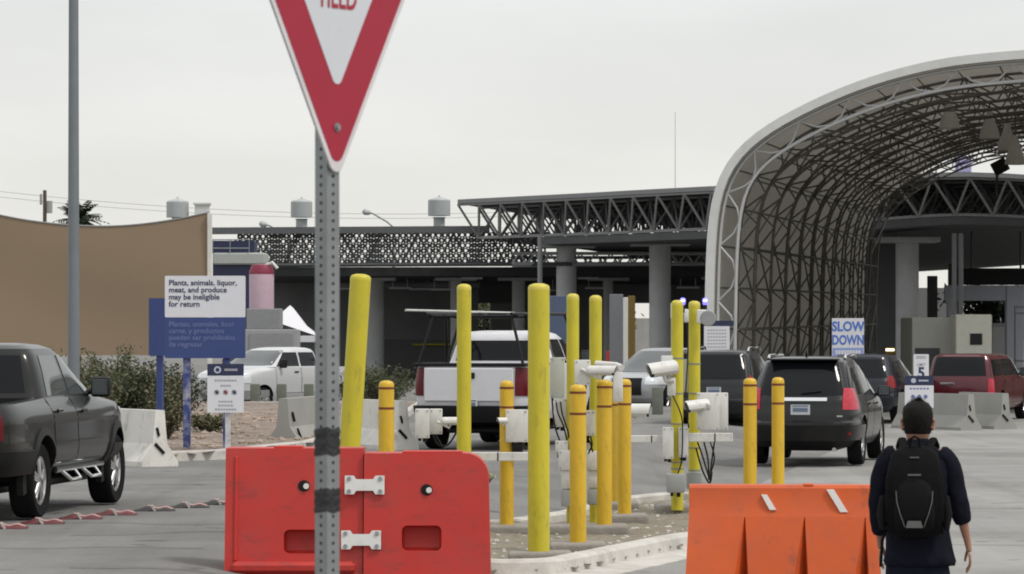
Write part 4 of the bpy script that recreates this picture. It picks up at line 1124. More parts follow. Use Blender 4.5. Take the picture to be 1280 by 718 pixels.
shr += [(60, 68, 1.8, 1.5, [M_LEAF2, M_LEAF], 'tall olive shrub hidden behind the charcoal pickup cab'), (118, 67, 1.8, 1.5, [M_LEAF2, M_LEAF], 'tall dry-olive shrub right behind the lamp pole, reaching the tan screen'),
        (150, 69, 1.9, 1.55, [M_LEAF, M_LEAF2], 'tall green shrub reaching the bottom edge of the tan screen'), (180, 68, 1.8, 1.5, [M_LEAF2, M_LEAF3], 'tall dark shrub under the lower left corner of the blue sign'),
        (222, 70, 1.6, 1.3, [M_LEAF3, M_LEAF2], 'dark shrub showing between the two legs of the blue sign')]
shr += [(474, 79, 2.0, 1.35, [M_LEAF, M_LEAF3], 'widest green shrub behind the white barrier left of the white pickup')]
for k, (px, d, w, h, mm, lab) in enumerate(shr):
    bush(gp(px, d), d, gz(gp(px, d), d) + .1, w, h, 34, lab, mm, leaf=.04, seed=k + 1)
# palm behind the screen
pr = empty('palm_tree', (gp(95, 190), 190, 0), 0, 'palm tree crown showing over the tan screen behind the pole', 'palm tree')
zt_ = P(0, 275, 190).z
MB().tube([(0, 0, 0), (.1, 0, zt_)], [.28, .2], 10).build('trunk', M_STEM, pr)
b = MB(); rnd = random.Random(4)
for k in range(70):
    a = rnd.uniform(0, 2 * PI); el = rnd.uniform(-.5, 1.2); L_ = rnd.uniform(1.2, 1.9)
    d = Vector((math.cos(a) * math.cos(el), math.sin(a) * math.cos(el), math.sin(el)))
    sp_ = [Vector((.1, 0, zt_)) + d * L_ * t - Vector((0, 0, .55 * t * t)) for t in frange(0, 1, 8)]
    for i in range(1, 8):
        for sg in (-1, 1):
            s = (sp_[i + 1] - sp_[i]).normalized(); w_ = s.cross(Vector((0, 0, 1))).normalized() * sg
            tip = sp_[i] + (w_ * .36 + s * .3 - Vector((0, 0, .12))) * (1.1 - i / 12)
            b.quad(sp_[i], sp_[i] + s * .14, tip, tip - s * .05)
b.build('crown', M_LEAF3, pr, smooth=0)
# trees behind the gate frame, right
def tree(x, y, h, w, label, seed, m):
    rnd = random.Random(seed); t = empty('tree', (x, y, 0), 0, label, 'tree', 'trees beyond the inspection lanes')
    b = MB(); b.tube([(0, 0, 0), (.1, 0, h * .35), (.0, .1, h * .6)], [.22, .17, .1], 8)
    cl = []
    for k in range(16):
        a = rnd.uniform(0, 6.28); rr = rnd.uniform(.15, .5) * w; c = Vector((math.cos(a) * rr, math.sin(a) * rr, h * rnd.uniform(.45, .95))); cl.append(c)
        b.tube([(0, 0, h * .4), c * .6 + Vector((0, 0, h * .2)), c], [.07, .05, .02], 5)
    b.build('trunk', M_STEM, t)
    f = MB()
    for c in cl:
        for q in range(170):
            p = c + Vector((rnd.gauss(0, 1), rnd.gauss(0, 1), rnd.gauss(0, .8))) * w * .13; s = rnd.uniform(.16, .30)
            a1 = Vector((rnd.gauss(0, 1), rnd.gauss(0, 1), rnd.gauss(0, 1))).normalized(); a2 = a1.orthogonal().normalized()
            f.quad(p, p + a1 * s + a2 * s * .5, p + a1 * 2 * s, p + a1 * s - a2 * s * .5)
    f.build('crown', m, t, smooth=0)
tree(gp(1243, 240), 240, 5.0, 5.0, 'dark green tree seen through the pale gate frame on the right', 31, M_LEAF3)
tree(gp(1275, 250), 250, 5.5, 5.0, 'green tree partly behind the right post of the pale gate frame', 32, M_LEAF)
tree(gp(590, 240), 240, 4.2, 4.0, 'olive tree in the gap left of the tall middle yellow bollard', 33, M_LEAF)
tree(gp(752, 250), 250, 5.0, 3.5, 'small green tree seen in the gap under the dark roof', 34, M_LEAF2)

# ================================================================== BACKGROUND PIECES UNDER AND BESIDE THE ROOFS
def boxthing(name, px0, px1, py0, py1, d, depth, m, label, cat, part='casing', bev=.02, extra=None, group=None, ground=False):
    z1 = P(0, py0, d).z; z0 = -.3 if ground else P(0, py1, d).z
    xc = gp((px0 + px1) / 2, d); w = (px1 - px0) / F * d
    r_ = empty(name, (xc, d, z0), 0, label, cat, group)
    MB().box((0, depth / 2, (z1 - z0) / 2), (w, depth, z1 - z0), bev=bev).build(part, m, r_)
    return r_, w, z1 - z0
M_BOOTH = mat('booth_beige', (0.66, 0.65, 0.57), 0.7, var=0.05)
M_BOOTHS = mat('booth_grey_green', (0.40, 0.41, 0.37), 0.7, var=0.05)
bt, w, h = boxthing('inspection_booth', 1140, 1196, 397, 470, 101, 3.0, M_BOOTHS, 'grey-green inspection booth with a beige cooling unit at its right side under the roof', 'booth', 'cabin', ground=True)
MB().box((-.20, -.02, 1.05), (.7, .05, 2.0)).build('door', M_STEELD, bt)
bw = 45 / F * 101
x0_ = gp(1212, 101) - bt.location.x
MB().box((x0_, -.25, h / 2 + .08), (bw, 1.4, h), bev=.03).build('cooling_unit', M_BOOTH, bt)
zc = P(0, 411, 101).z
MB().box((x0_ + .06, -.965, zc), (.34, .04, .32)).build('window', M_GLASS, bt)
b = MB()
zv = P(0, 441, 101).z
for k in range(3): b.box((x0_ - .32 + .31 * k, -.965, zv), (.27, .05, .30))
b.build('vent_grille', M_BOXG, bt)
# pale gate frame and black lintel
gf = empty('gate_frame', (gp(1240, 175), 175, 0), 0, 'pale blue-grey gate frame standing behind the booth at the right edge', 'gate')
s = 175 / F
M_GATE = mat('gate_pale', (0.44, 0.46, 0.52), 0.6, var=0.04)
b = MB(); zt_ = P(0, 357, 175).z; zl = P(0, 376, 175).z
b.box((28 * s, 0, zt_ / 2), (22 * s, .6, zt_), bev=.03).build('post', M_GATE, gf)
MB().box((-5 * s, .02, (zt_ + zl) / 2), (108 * s, .55, zt_ - zl)).build('lintel', M_GATE, gf)
MB().box((-50 * s, .03, zt_ / 2), (12 * s, .5, zt_)).build('post', M_GATE, gf)
ln = empty('lane_sign_board', (gp(1245, 172), 172, P(0, 346, 172).z), 0, 'long black message board hanging across the lane at the right', 'message board')
MB().box((0, 0, 0), (100 * 172 / F, .4, 21 * 172 / F), bev=.03).build('panel', M_BLK, ln)
MB().cyl((-1.2, 0, .3), (-1.2, 0, 2.2), .05).cyl((1.2, 0, .3), (1.2, 0, 2.2), .05).build('hanger', M_STEELD, ln)
hr = empty('handrail', (gp(1275, 140), 140, 0), 0, 'pale grey handrails at the right edge behind the red SUV', 'handrail')
b = MB()
for z in (.8, 1.1, 3.0, 3.25): b.tube([(-.2, 0, z), (3, 0, z)], .03, 6)
for x in (-.2, 1.2, 2.6): b.tube([(x, 0, 0), (x, 0, 3.3)], .03, 6)
b.build('rails', M_GATE, hr)
# panels and posts under the roof in the middle
boxthing('partition_panel', 664, 708, 370, 460, 150, .2, mat('panel_slate_blue', (0.075, 0.105, 0.175), 0.6), 'slate blue partition panel behind the tallest middle bollard', 'partition', 'panel', ground=True)
boxthing('partition_panel', 762, 779, 368, 460, 160, .25, mat('panel_grey', (0.17, 0.175, 0.19), 0.6), 'narrow grey partition panel beside the white post under the roof', 'partition', 'panel', ground=True)
boxthing('post', 779, 785, 372, 460, 159, .18, M_WPOST, 'thin white post under the roof beside the ochre column', 'post', 'shaft', ground=True)
boxthing('post', 785, 794, 370, 460, 163, .35, mat('ochre_column', (0.18, 0.115, 0.025), 0.7), 'ochre painted column under the roof beside the white post', 'post', 'shaft', ground=True)
boxthing('partition_panel', 1075, 1122, 285, 470, 172, .3, M_DECK, 'tall dark partition right of the arched canopy far end', 'partition', 'panel', ground=True)
boxthing('partition_panel', 1160, 1172, 345, 400, 178, .4, M_STEELD, 'dark steel panel standing on the booth roof line, nearest the wide column', 'partition', 'panel', ground=True)
boxthing('partition_panel', 1186, 1198, 330, 400, 178, .4, M_STEELD, 'dark steel panel above the booth, left of the black message board', 'partition', 'panel', ground=True)
yb, w, h = boxthing('ticket_machine', 1106, 1120, 434, 470, 150, .5, mat('ochre_machine', (0.26, 0.17, 0.03), 0.6), 'ochre machine with a lit strip left of the wide concrete column', 'ticket machine', ground=True)
MB().box((-.02, -.03, h - .12), (.36, .05, .10)).build('lamp_strip', mat('lit_strip', (1.0, 0.93, 0.75), 0.5, emit=2.2), yb)
hs, w, h = boxthing('far_wall', 560, 1300, 398, 440, 330, .5, mat('far_wall_pale', (0.33, 0.32, 0.30), 0.9, scale=.4, var=.15), 'long pale wall far beyond the inspection hall', 'wall', 'panel', ground=True, bev=0)
vn, w, h = boxthing('box_van', 612, 668, 372, 440, 230, 5.0, mat('van_grey', (0.28, 0.28, 0.275), 0.5), 'pale grey box van parked in the gap behind the tall middle bollard', 'van', 'cargo_box', ground=True, bev=.08)
MB().box((-w / 2 - .6, 2.0, .9), (1.3, 2.1, 1.8), bev=.2, seg=3).build('cab', M_SILV if False else P_SILV, vn)
for sx_ in (-.9, .9): MB().cyl((sx_, -.05, .4), (sx_, .25, .4), .4, n=20).build('wheel', M_RUB, vn)
far = mat('far_car_white', (0.5, 0.5, 0.5), 0.4)
fc, w, h = boxthing('parked_car', 728, 786, 425, 450, 260, 2, far, 'distant white parked car in the gap below the dark roof', 'car', 'body', ground=True, bev=.25)
MB().box((0, 1, h + .18), (w * .55, 1.5, .6), bev=.22, seg=2).build('cabin', M_GLASS, fc)
fc, w, h = boxthing('parked_car', 1236, 1262, 404, 440, 215, 2, far, 'distant white parked car seen through the pale gate frame', 'car', 'body', ground=True, bev=.25)
MB().box((-.2, 1, h + .15), (w * .6, 1.5, .55), bev=.2, seg=2).build('cabin', M_GLASS, fc)
ped = empty('barrier_drum', (gp(765, 165), 165, 0), 0, 'small red traffic drum under the roof beside the grey partition', 'drum')
MB().lathe([(0, 0), (.34, 0), (.34, .12), (.30, .14), (.27, 1.35), (.2, 1.4), (0, 1.4)], 16).build('body', M_RED, ped)
MB().lathe([(.295, .5), (.305, .5), (.30, .66), (.29, .66)], 16).build('reflective_band', M_REFL, ped)

# behind the blue sign: pink tank, grey cabinets, white tent, glazed kiosk
M_PINK = mat('tank_pink', (0.46, 0.33, 0.39), 0.5, var=0.05)
q = P(327, 386, 118); tk = empty('storage_tank', (q.x, q.y, q.z), 0, 'pink cylindrical tank with a dark red top standing on grey cabinets', 'tank')
r_ = 15.5 / F * 118; hh = 50 / F * 118
MB().lathe([(0, 0), (r_, 0), (r_, hh * .92), (r_ * .9, hh), (r_ * .5, hh * 1.06), (0, hh * 1.07)], 32).build('body', M_PINK, tk)
MB().lathe([(r_ * 1.01, hh * .86), (r_ * 1.01, hh * .93), (r_ * .8, hh * 1.09), (.0, hh * 1.12)], 32).build('cap', mat('tank_dark_red', (0.22, 0.02, 0.05), 0.5), tk)
MB().tube([(r_ * .2, -.1, hh * 1.05), (r_ * .9, -.2, hh * 1.15), (r_ * 1.3, -.2, hh * 1.0)], .06, 8).build('spout', M_BOX, tk)
boxthing('equipment_cabinet', 308, 350, 386, 412, 117, 1.5, mat('cabinet_grey', (0.24, 0.245, 0.25), 0.6), 'grey cabinet directly under the pink tank', 'cabinet')
cb, w, h = boxthing('equipment_cabinet', 305, 372, 412, 470, 114, 1.5, mat('cabinet_grey_light', (0.31, 0.315, 0.32), 0.6), 'wide pale grey cabinet behind the silver pickup cab', 'cabinet', ground=True)
MB().box((0, -.02, h * .6), (w * .8, .04, h * .7)).build('door', mat('cabinet_grey', (0.24, 0.245, 0.25), 0.6), cb)
bb, w, h = boxthing('kiosk_roof', 266, 331, 316, 331, 122, 2.0, mat('kiosk_pale', (0.36, 0.38, 0.36), 0.6), 'pale kiosk roof with railings above the blue and white sign', 'kiosk', 'canopy', bev=.05)
b = MB()
for z in (.15, .45): b.tube([(-w / 2, 0, h + z), (w * .2, 0, h + z)], .02, 5)
for x in (-w / 2, -w / 6, w * .2): b.tube([(x, 0, h), (x, 0, h + .45)], .02, 5)
b.build('railing', M_GALV, bb)
MB().box((-.2, 1.0, -h * 1.6), (w * .8, 1.6, 3.0)).build('cabin', M_NAVY, bb)
q = G(372, 122); tt = empty('canopy_tent', (q.x, q.y, 0), 0, 'white peaked canopy tent left of the perforated sign post', 'tent')
zt_ = P(0, 382, 122).z; ze = P(0, 413, 122).z; ze2 = P(0, 424, 122).z
s = 122 / F
b = MB(); b.loft([[(-22 * s, -.6, ze + .25), (26 * s, -.6, ze2 + .1), (26 * s, 1.2, ze2 + .1), (-22 * s, 1.2, ze + .25)], [(-19 * s, -.3, zt_ - .25), (10 * s, -.3, ze + .15), (10 * s, .9, ze + .15), (-19 * s, .9, zt_ - .25)], [(-10 * s, .1, zt_), (-6 * s, .1, zt_ - .1), (-6 * s, .5, zt_ - .1), (-10 * s, .5, zt_)]])
b.box((2 * s, -.62, ze2 + .0), (48 * s, .04, .22), bev=.01).build('roof', M_PANW, tt, smooth=20)
b = MB()
for x in (-20 * s, 25 * s):
    for y in (-.5, 1.1): b.cyl((x, y, 0), (x, y, ze2 + .1), .03, n=6)
b.build('legs', M_WPOST, tt)

# ================================================================== SIGNS
def sign_post(root, x, z0, z1, m, r=.045, y=.05):
    return MB().box((x, y, (z0 + z1) / 2), (2 * r, 2 * r, z1 - z0), bev=.006).build('post', m, root)
d = 54.3; s = d / F
q = G(256.5, d, .12); bs = empty('notice_sign', q, 0, 'white and blue notice sign about plants and animals on two peeling posts', 'sign')
def lz(py, dd, base): return CAM_H - (py - HY) / F * dd - base
zA, zB, zC = lz(345, d, q.z), lz(397, d, q.z), lz(448, d, q.z)
W = 100.5 * s
b = MB(); plate(b, rect(-W / 2, zB + .002, W / 2, zA, .02), -.02, .02); b.build('upper_panel', M_PANW, bs)
b = MB(); plate(b, rect(-W / 2, zC, W / 2, zB - .002, .02), -.02, .02); b.build('lower_panel', M_BLUE, bs)
lettering('Plants, animals, liquor,\nmeat, and produce\nmay be ineligible\nfor return', .118, M_INK, bs, (-W / 2 + .06, -.0235, zA - .05), align='LEFT', bold=.002, ls=.93, sx=1.0)
lettering('Plantas, animales, licor\ncarne, y productos\npueden ser prohibidos\nde regresar', .112, M_INKP, bs, (-W / 2 + .06, -.0235, zB - .05), align='LEFT', bold=.001, ls=.93, sx=1.0)
sign_post(bs, (233 - 256.5) * s, 0, zC + .3, M_BLUEP, .055, .08)
sign_post(bs, (283 - 256.5) * s, 0, zC + .3, M_BLUEP, .055, .08)
d = 54.0; s = d / F
q2 = G(282, d, .12); ss = empty('notice_sign', q2, 0, 'small white notice with a navy header and three round icons below the big blue sign', 'sign')
zA, zB, zC = lz(455, d, q2.z), lz(470, d, q2.z), lz(516, d, q2.z); W = 45.5 * s
b = MB(); plate(b, rect(-W / 2, zC, W / 2, zB, .01), -.012, .012); b.build('panel', M_PANW, ss)
b = MB(); plate(b, rect(-W / 2, zB + .002, W / 2, zA, .01), -.012, .012); b.build('header', M_NAVY, ss)
b = MB(); b.tube([(-W * .22, -.013, (zA + zB) / 2), (-W * .22, -.016, (zA + zB) / 2)], .055, 20)
b.build('emblem', mat('emblem_pale', (0.45, 0.48, 0.55), 0.5), ss)
b = MB(); b.tube([(-W * .22, -.0165, (zA + zB) / 2), (-W * .22, -.018, (zA + zB) / 2)], .030, 16).build('emblem_core', M_NAVY, ss)
b = MB(); b.box((W * .15, -.0135, (zA + zB) / 2), (W * .36, .003, .035)); b.build('lettering', M_INKG, ss)
zm = (zB + zC) / 2
b = MB()
for k, (zz, ww) in enumerate(((zB - .07, .62), (zB - .15, .3), (zC + .17, .4), (zC + .11, .42), (zC + .05, .6))):
    n = int(ww * 14)
    for j in range(n): b.box((-W * ww / 2 + W * ww * (j + .5) / n, -.0135, zz), (W * ww / n * .72, .003, .026))
b.build('lettering', M_INKG, ss)
for k, c in enumerate((M_INK, M_INKR, M_INK)):
    x = (-.24 + .24 * k) * W
    b = MB(); b.tube([(x, -.0125, zm + .03), (x, -.015, zm + .03)], .042, 16).build('icon', M_INKG, ss)
    b = MB(); b.tube([(x, -.0155, zm + .03), (x, -.017, zm + .03)], .022, 12); b.box((x, -.0155, zm + .03), (.075, .003, .012), rot=Matrix.Rotation(.8, 4, 'Y')); b.build('icon_mark', c, ss)
sign_post(ss, .03, 0, zB, mat('post_white_peeling', (0.55, 0.55, 0.56), 0.5, stain=(0.02, 0.035, 0.13), stain_amt=1.0, stain_scale=4), .04, .06)
d = 57; s = d / F
q = G(197, d, .12); sb = empty('notice_sign', q, R(-12), 'plain blue sign turned edge-on just left of the white and blue notice', 'sign')
zA, zC = lz(373, d, q.z), lz(445, d, q.z)
b = MB(); plate(b, rect(-11 * s, zC, 14 * s, zA, .01), -.02, .02); b.build('panel', M_BLUE, sb)
sign_post(sb, 1.5 * s, 0, zC + .2, M_BLUE, .05, .07)

def board(px0, px1, py0, py1, d, label, rz=0.0, post_m=M_GALV):
    s = d / F; q = G((px0 + px1) / 2, d); r_ = empty('lane_sign', q, rz, label, 'sign')
    return r_, s, (px1 - px0) * s, (lambda py: lz(py, d, q.z))
r_, s, W, z = board(1040, 1080, 398, 447, 90, 'white slow down sign with blue lettering in front of the arch')
b = MB(); plate(b, rect(-W / 2, z(447), W / 2, z(398), .015), -.015, .015); b.build('panel', M_PANW, r_)
b = MB(); plate(b, rect(-W / 2 + .015, z(446), W / 2 - .015, z(435), .0), -.019, -.0155); b.build('lower_band', mat('band_pale_blue', (0.25, 0.32, 0.60), 0.5), r_)
lettering('SLOW', .34, M_INKB, r_, (0, -.018, z(400.5)), bold=.012, sx=.86)
lettering('DOWN', .34, M_INKB, r_, (0, -.018, z(417.5)), bold=.012, sx=.72)
b = MB()
for k in range(9): b.box((-W * .4 + W * .8 * (k + .5) / 9, -.021, z(440.5)), (W * .07, .003, .10))
b.build('lettering', M_PANW, r_)
sign_post(r_, 0, 0, z(447) + .4, M_GALV, .04)
r_, s, W, z = board(1142, 1161, 443, 475, 72, 'white speed limit 5 sign above the small navy-headed notice')
b = MB(); plate(b, rect(-W / 2, z(473), W / 2, z(443), .02), -.012, .012); b.build('panel', M_PANW, r_)
lettering('SPEED', .082, M_INKG, r_, (0, -.014, z(444.5)), sx=.95, bold=.001)
lettering('LIMIT', .082, M_INKG, r_, (0, -.014, z(453.6)), sx=.95, bold=.001)
lettering('5', .30, M_INK, r_, (0, -.014, z(457.5)), bold=.010)
sign_post(r_, 0, 0, z(473) + .2, M_GALV, .03)
r_, s, W, z = board(1131, 1167, 470, 508, 70, 'small white notice with a navy header and icons behind the walking man')
b = MB(); plate(b, rect(-W / 2, z(510), W / 2, z(482), .01), -.012, .012); b.build('panel', M_PANW, r_)
b = MB(); plate(b, rect(-W / 2, z(482) + .003, W / 2, z(470), .01), -.012, .012); b.build('header', M_NAVY, r_)
b = MB(); b.tube([(-W * .2, -.013, z(476)), (-W * .2, -.016, z(476))], .05, 16).box((W * .15, -.0135, z(476)), (W * .34, .003, .03)); b.build('emblem', mat('emblem_pale', (0.45, 0.48, 0.55), 0.5), r_)
for k in range(3): MB().tube([((-.22 + .22 * k) * W, -.0125, z(496)), ((-.22 + .22 * k) * W, -.016, z(496))], .04, 12).build('icon', M_INKP, r_)
b = MB()
for k in range(6): b.box((-W * .35 + W * .7 * (k + .5) / 6, -.0135, z(486)), (W * .08, .003, .03))
for k in range(6): b.box((-W * .3 + W * .6 * (k + .5) / 6, -.0135, z(504)), (W * .07, .003, .03))
b.build('lettering', M_INKP, r_)
sign_post(r_, 0, 0, z(470) - .05, M_GALV, .03)
r_, s, W, z = board(880, 912, 402, 440, 86, 'pale notice board with a navy top band behind the beacon posts')
b = MB(); plate(b, rect(-W / 2, z(440), W / 2, z(408), .01), -.012, .012); b.build('panel', M_PANW, r_)
b = MB(); plate(b, rect(-W / 2 + .1, z(408) + .003, W / 2 + .1, z(401), .01), -.012, .012); b.build('header', M_NAVY, r_)
b = MB()
for j in range(6):
    for k in range(7): b.box((-W * .38 + W * .76 * (k + .5) / 7, -.0135, z(413 + 4.2 * j)), (W * .075, .003, .03))
b.build('lettering', M_INKG, r_)
sign_post(r_, .1, 0, z(440) + .3, M_GALV, .03)

# --- YIELD sign on its perforated square post
d = 10.0; q = P(409, 420, d)
yp = empty('yield_sign', (q.x, q.y, 0), 0, 'red and white yield sign on a perforated steel post with black tape', 'sign')
HW, PITCH = .0245, .0254
rp = MB(); zt_ = 3.2
Rz = Matrix.Rotation(R(47), 3, 'Z')
n = int(zt_ / PITCH)
for f_ in range(4):
    Rf = Rz @ Matrix.Rotation(f_ * PI / 2, 3, 'Z')
    for k in range(n):
        z0_, z1_ = k * PITCH, (k + 1) * PITCH; zc_ = (z0_ + z1_) / 2
        sq, hl, hi_ = [], [], []
        for j in range(12):
            a = 2 * PI * j / 12 + PI / 12
            c_, s_ = math.cos(a), math.sin(a); mx_ = max(abs(c_), abs(s_))
            sq.append(Rf @ Vector((c_ / mx_ * HW, -HW, zc_ + s_ / mx_ * PITCH / 2)))
            hl.append(Rf @ Vector((c_ * .0056, -HW, zc_ + s_ * .0056)))
            hi_.append(Rf @ Vector((c_ * .0056, -HW + .003, zc_ + s_ * .0056)))
        rr = [[rp.bm.verts.new(p) for p in L_] for L_ in (sq, hl, hi_)]
        rp._skin(rr, caps=False)
rp.build('post', M_GALV, yp, smooth=0)
b = MB(); b.box((0, 0, zt_ / 2), (HW * 1.8, HW * 1.8, zt_ - .02), rot=R(47)).build('hollow_shade_core', mat('hollow_shade_dark', (0.03, 0.03, 0.03), 0.8), yp)  # solid dark core stands in for the shade inside the hollow post
def tape(y0, y1):
    za, zb_ = lz(y1, d, 0), lz(y0, d, 0); h2 = HW + .0015; b = MB(); rings = []
    for k in range(9):
        z_ = za + (zb_ - za) * k / 8; w_ = h2 + (.0012 * math.sin(k * 2.1))
        rings.append([Rz @ Vector((sx_ * w_, sy_ * w_, z_ + (0.004 * math.sin(3 * sx_ + 2 * sy_) if k in (0, 8) else 0))) for sx_, sy_ in ((-1, -1), (0, -1), (1, -1), (1, 0), (1, 1), (0, 1), (-1, 1), (-1, 0))])
    b.loft(rings).build('tape', M_TAPE, yp)
tape(535, 569); tape(611, 640)
ys_ = Matrix.Rotation(R(53.6), 4, 'Z')
tip = lz(216, d, 0)
face = empty('face_pivot', (0, 0, 0), 0)
nrm = Vector((math.sin(R(53.6)), -math.cos(R(53.6)), 0))
off = nrm * (HW + .004)
E_ = .94
def tri(inset, r_, z_lift=0):
    zt0 = -.032 + inset / math.sin(R(30)); top = E_ * .866 - .032 - inset
    hw = (top - zt0) * math.tan(R(30))
    return round_poly([(0, zt0), (hw, top), (-hw, top)], r_, 8)
def layer(nm, poly, t0, t1, m):
    b = MB(); b.prism(poly, lambda a, c, t: ((ys_ @ Vector((a, 0, c + tip))) + off + nrm * (t0 if t == 0 else t1)))
    return b.build(nm, m, yp)
bpy.data.objects.remove(face)
layer('sign_blank', tri(0, .032), 0, .005, M_ALU)
layer('white_border', tri(0.0015, .031), .0052, .0062, mat('sign_border_white', (0.62, 0.58, 0.60), 0.4))
layer('red_field', tri(.0165, .030), .0064, .0074, M_SIGNR)
layer('white_triangle', tri(.1300, .022), .0076, .0086, M_SIGNW)
c = off + nrm * .0088; zt0 = lz(10.5, d, 0)
lt = lettering('YIELD', .115, M_SIGNR, yp, (c.x, c.y, zt0 + .0905), rot=(PI / 2, 0, R(53.6)), bold=.0012, sx=.60)
for py in (160,):
    zc_ = lz(py, d, 0); b = MB(); p0 = off + nrm * .007; p1 = off + nrm * .016
    b.tube([(p0.x, p0.y, zc_), (p0.x + nrm.x * .003, p0.y + nrm.y * .003, zc_)], .0125, 16); b.tube([(p0.x, p0.y, zc_), (p1.x, p1.y, zc_)], .0085, 6); b.build('bolt', M_GALV, yp)
b = MB(); zc_ = lz(161, d, 0); b.tube([Rz @ Vector((-HW, 0, 0)) + Vector((0, 0, zc_)), Rz @ Vector((-HW - .016, 0, 0)) + Vector((0, 0, zc_))], .004, 8).build('bolt', M_GALV, yp)

# ================================================================== BARRIERS
def jersey(px, d, L_, yaw, m, label, dz=0.0, group='concrete barriers'):
    g = G(px, d, dz); r_ = empty('concrete_barrier', g, R(yaw), label, 'barrier', group)
    p = [(-.30, 0), (-.30, .07), (-.12, .33), (-.075, .81), (.075, .81), (.12, .33), (.30, .07), (.30, 0)]
    p = [(a, z) for a, z in p]
    b = MB(); b.loft([[(y, a * (.97 if k in (0, 3) else 1), z - (0 if k in (1, 2) else .0)) for a, z in p] for k, y in enumerate((-L_ / 2, -L_ / 2 + .02, L_ / 2 - .02, L_ / 2))])
    o = b.build('body', m, r_, smooth=20)
    c = MB()
    for z, t in ((.50, .25), (.22, -.5)):
        c.tube([(-L_ / 2 + .18, -.125 if z > .4 else -.215, z + .07), (-L_ / 2 + .30, -.135 if z > .4 else -.245, z - .08)], .022, 6)
    c.build('lifting_slot', M_BLK, r_)
    return r_
def jersey_end(px, d, L_, psi, m, label):
    e_ = G(px, d); c = Vector((e_.x - math.cos(R(psi)) * L_ / 2, e_.y - math.sin(R(psi)) * L_ / 2))
    r_ = jersey(CX + c.x / c.y * F, c.y, L_, psi, m, label)
    sl = [o for o in r_.children if o.name.startswith('lifting_slot')][0]
    me = sl.data; bpy.data.objects.remove(sl)
    q = MB(); q.tube([(L_ / 2 + .001, -.05, .56), (L_ / 2 + .004, -.02, .44)], .022, 6).build('joint_slot', M_BLK, r_)
    q = MB(); q.tube([(L_ / 2 + .001, -.08, .33), (L_ / 2 + .004, .06, .19)], .026, 6).build('joint_slot', M_BLK, r_)
jersey_end(200, 50.6, 2.6, -58, M_JER, 'white concrete barrier right of the charcoal pickup front wheel')
jersey_end(504, 58, 2.2, -62, M_JER, 'white concrete barrier between the leaning bollard and the white pickup')
jersey(378, 61.5, 3.0, 80.7, M_JERG, 'grey concrete barrier seen end-on behind the perforated post')
jersey_end(1214, 78, 2.6, -60, M_JERG, 'long grey concrete barrier in front of the red SUV rear')
jersey_end(1257, 79, 2.0, -68, M_JERG, 'grey concrete barrier angled away under the red SUV front wheel')
boxthing('far_wall', 1146, 1196, 360, 440, 300, .4, mat('far_wall_grey', (0.13, 0.13, 0.13), 0.9), 'mid grey wall far behind the booth left of the gate frame', 'wall', 'panel', ground=True, bev=0)

# red water barriers joined by white plates
def water_barrier(px0, px1, d, z_top, label, round_right, slits, rz=0.0):
    s = d / F; W = (px1 - px0) * s; g = G((px0 + px1) / 2, d); r_ = empty('water_barrier', (g.x, g.y, gz(g.x, g.y)), rz, label, 'barrier', 'red water-filled barriers')
    H = z_top - g.z; D = .22
    out = rect(-W / 2, 0, W / 2, H, 0)
    if round_right:
        rr = .20; out = [(-W / 2, 0), (W / 2 + .02, 0), (W / 2, H - rr)] + [(W / 2 - rr + rr * math.cos(a), H - rr + rr * math.sin(a)) for a in frange(0, PI / 2, 8)[1:]] + [(-W / 2, H)]
    b = MB(); b.prism(out, lambda a, c, t: (a, (-D - .17 * (1 - c / H) if t == 0 else D + .17 * (1 - c / H)), c))
    bm = b.bm
    es = [e_ for e_ in bm.edges if len(e_.link_faces) == 2 and e_.calc_face_angle(0) > .9]
    bmesh.ops.bevel(bm, geom=es, offset=.018, segments=3, profile=.6, affect='EDGES')
    body = b.build('body', M_RED, r_, smooth=40)
    cut = []
    def yf(c): return -D - .17 * (1 - c / H)
    for (x, z, w_, h_) in slits: 
        q = MB(); q.box((x, yf(z), z), (w_, .28, h_), bev=.045, seg=3); cut.append(q.build('cut', M_RED))
    boolean(body, cut)
    return r_, W, H, yf
d = 29.6; s = d / F
zt_ = CAM_H - (563 - HY) * s
rA, W, H, yf = water_barrier(285, 455.5, d, CAM_H - (559.5 - HY) * s, 'left red water-filled barrier with a rectangular pocket, partly behind the perforated post', False, [(((383) - 370) * s, CAM_H - (668 - HY) * s - .12, .34, .20)])
zr = lambda py: CAM_H - (py - HY) * (d - .3) / F - rA.location.z
b = MB(); z_ = zr(608); x_ = (382 - 370) * s
b.tube([(x_, yf(z_) - .012, z_), (x_, yf(z_) + .0, z_)], [.045, .05], 20).build('port', M_BLK, rA)
MB().tube([(x_ + .02, yf(z_) - .03, z_), (x_ + .02, yf(z_), z_)], .024, 12).build('port_pin', M_REFL, rA)
b = MB(); b.box((-W / 2 + .09, yf(.55) + .015, H / 2 + .04), (.035, .06, H - .2), rot=Matrix.Rotation(R(-9), 4, 'X'), bev=.012).build('end_rib', M_RED, rA)
b = MB(); b.box((0, yf(.14) - .02, .10), (W - .12, .12, .10), bev=.03).build('foot_lip', M_RED, rA)
b = MB(); b.box(((362 - 370) * s, -.10, H + .004), (.24, .2, .03), bev=.008).build('fill_cap', M_RED, rA)
rB, W2, H2, yf2 = water_barrier(456.5, 611, d - .05, CAM_H - (565.5 - HY) * s, 'right red water-filled barrier with a rounded top corner and pocket', True, [((528 - 533.5) * s, CAM_H - (672 - HY) * s + .015, .33, .21)])
zr2 = lambda py: CAM_H - (py - HY) * (d - .35) / F - rB.location.z
z_ = zr2(613); x_ = (534 - 533.5) * s
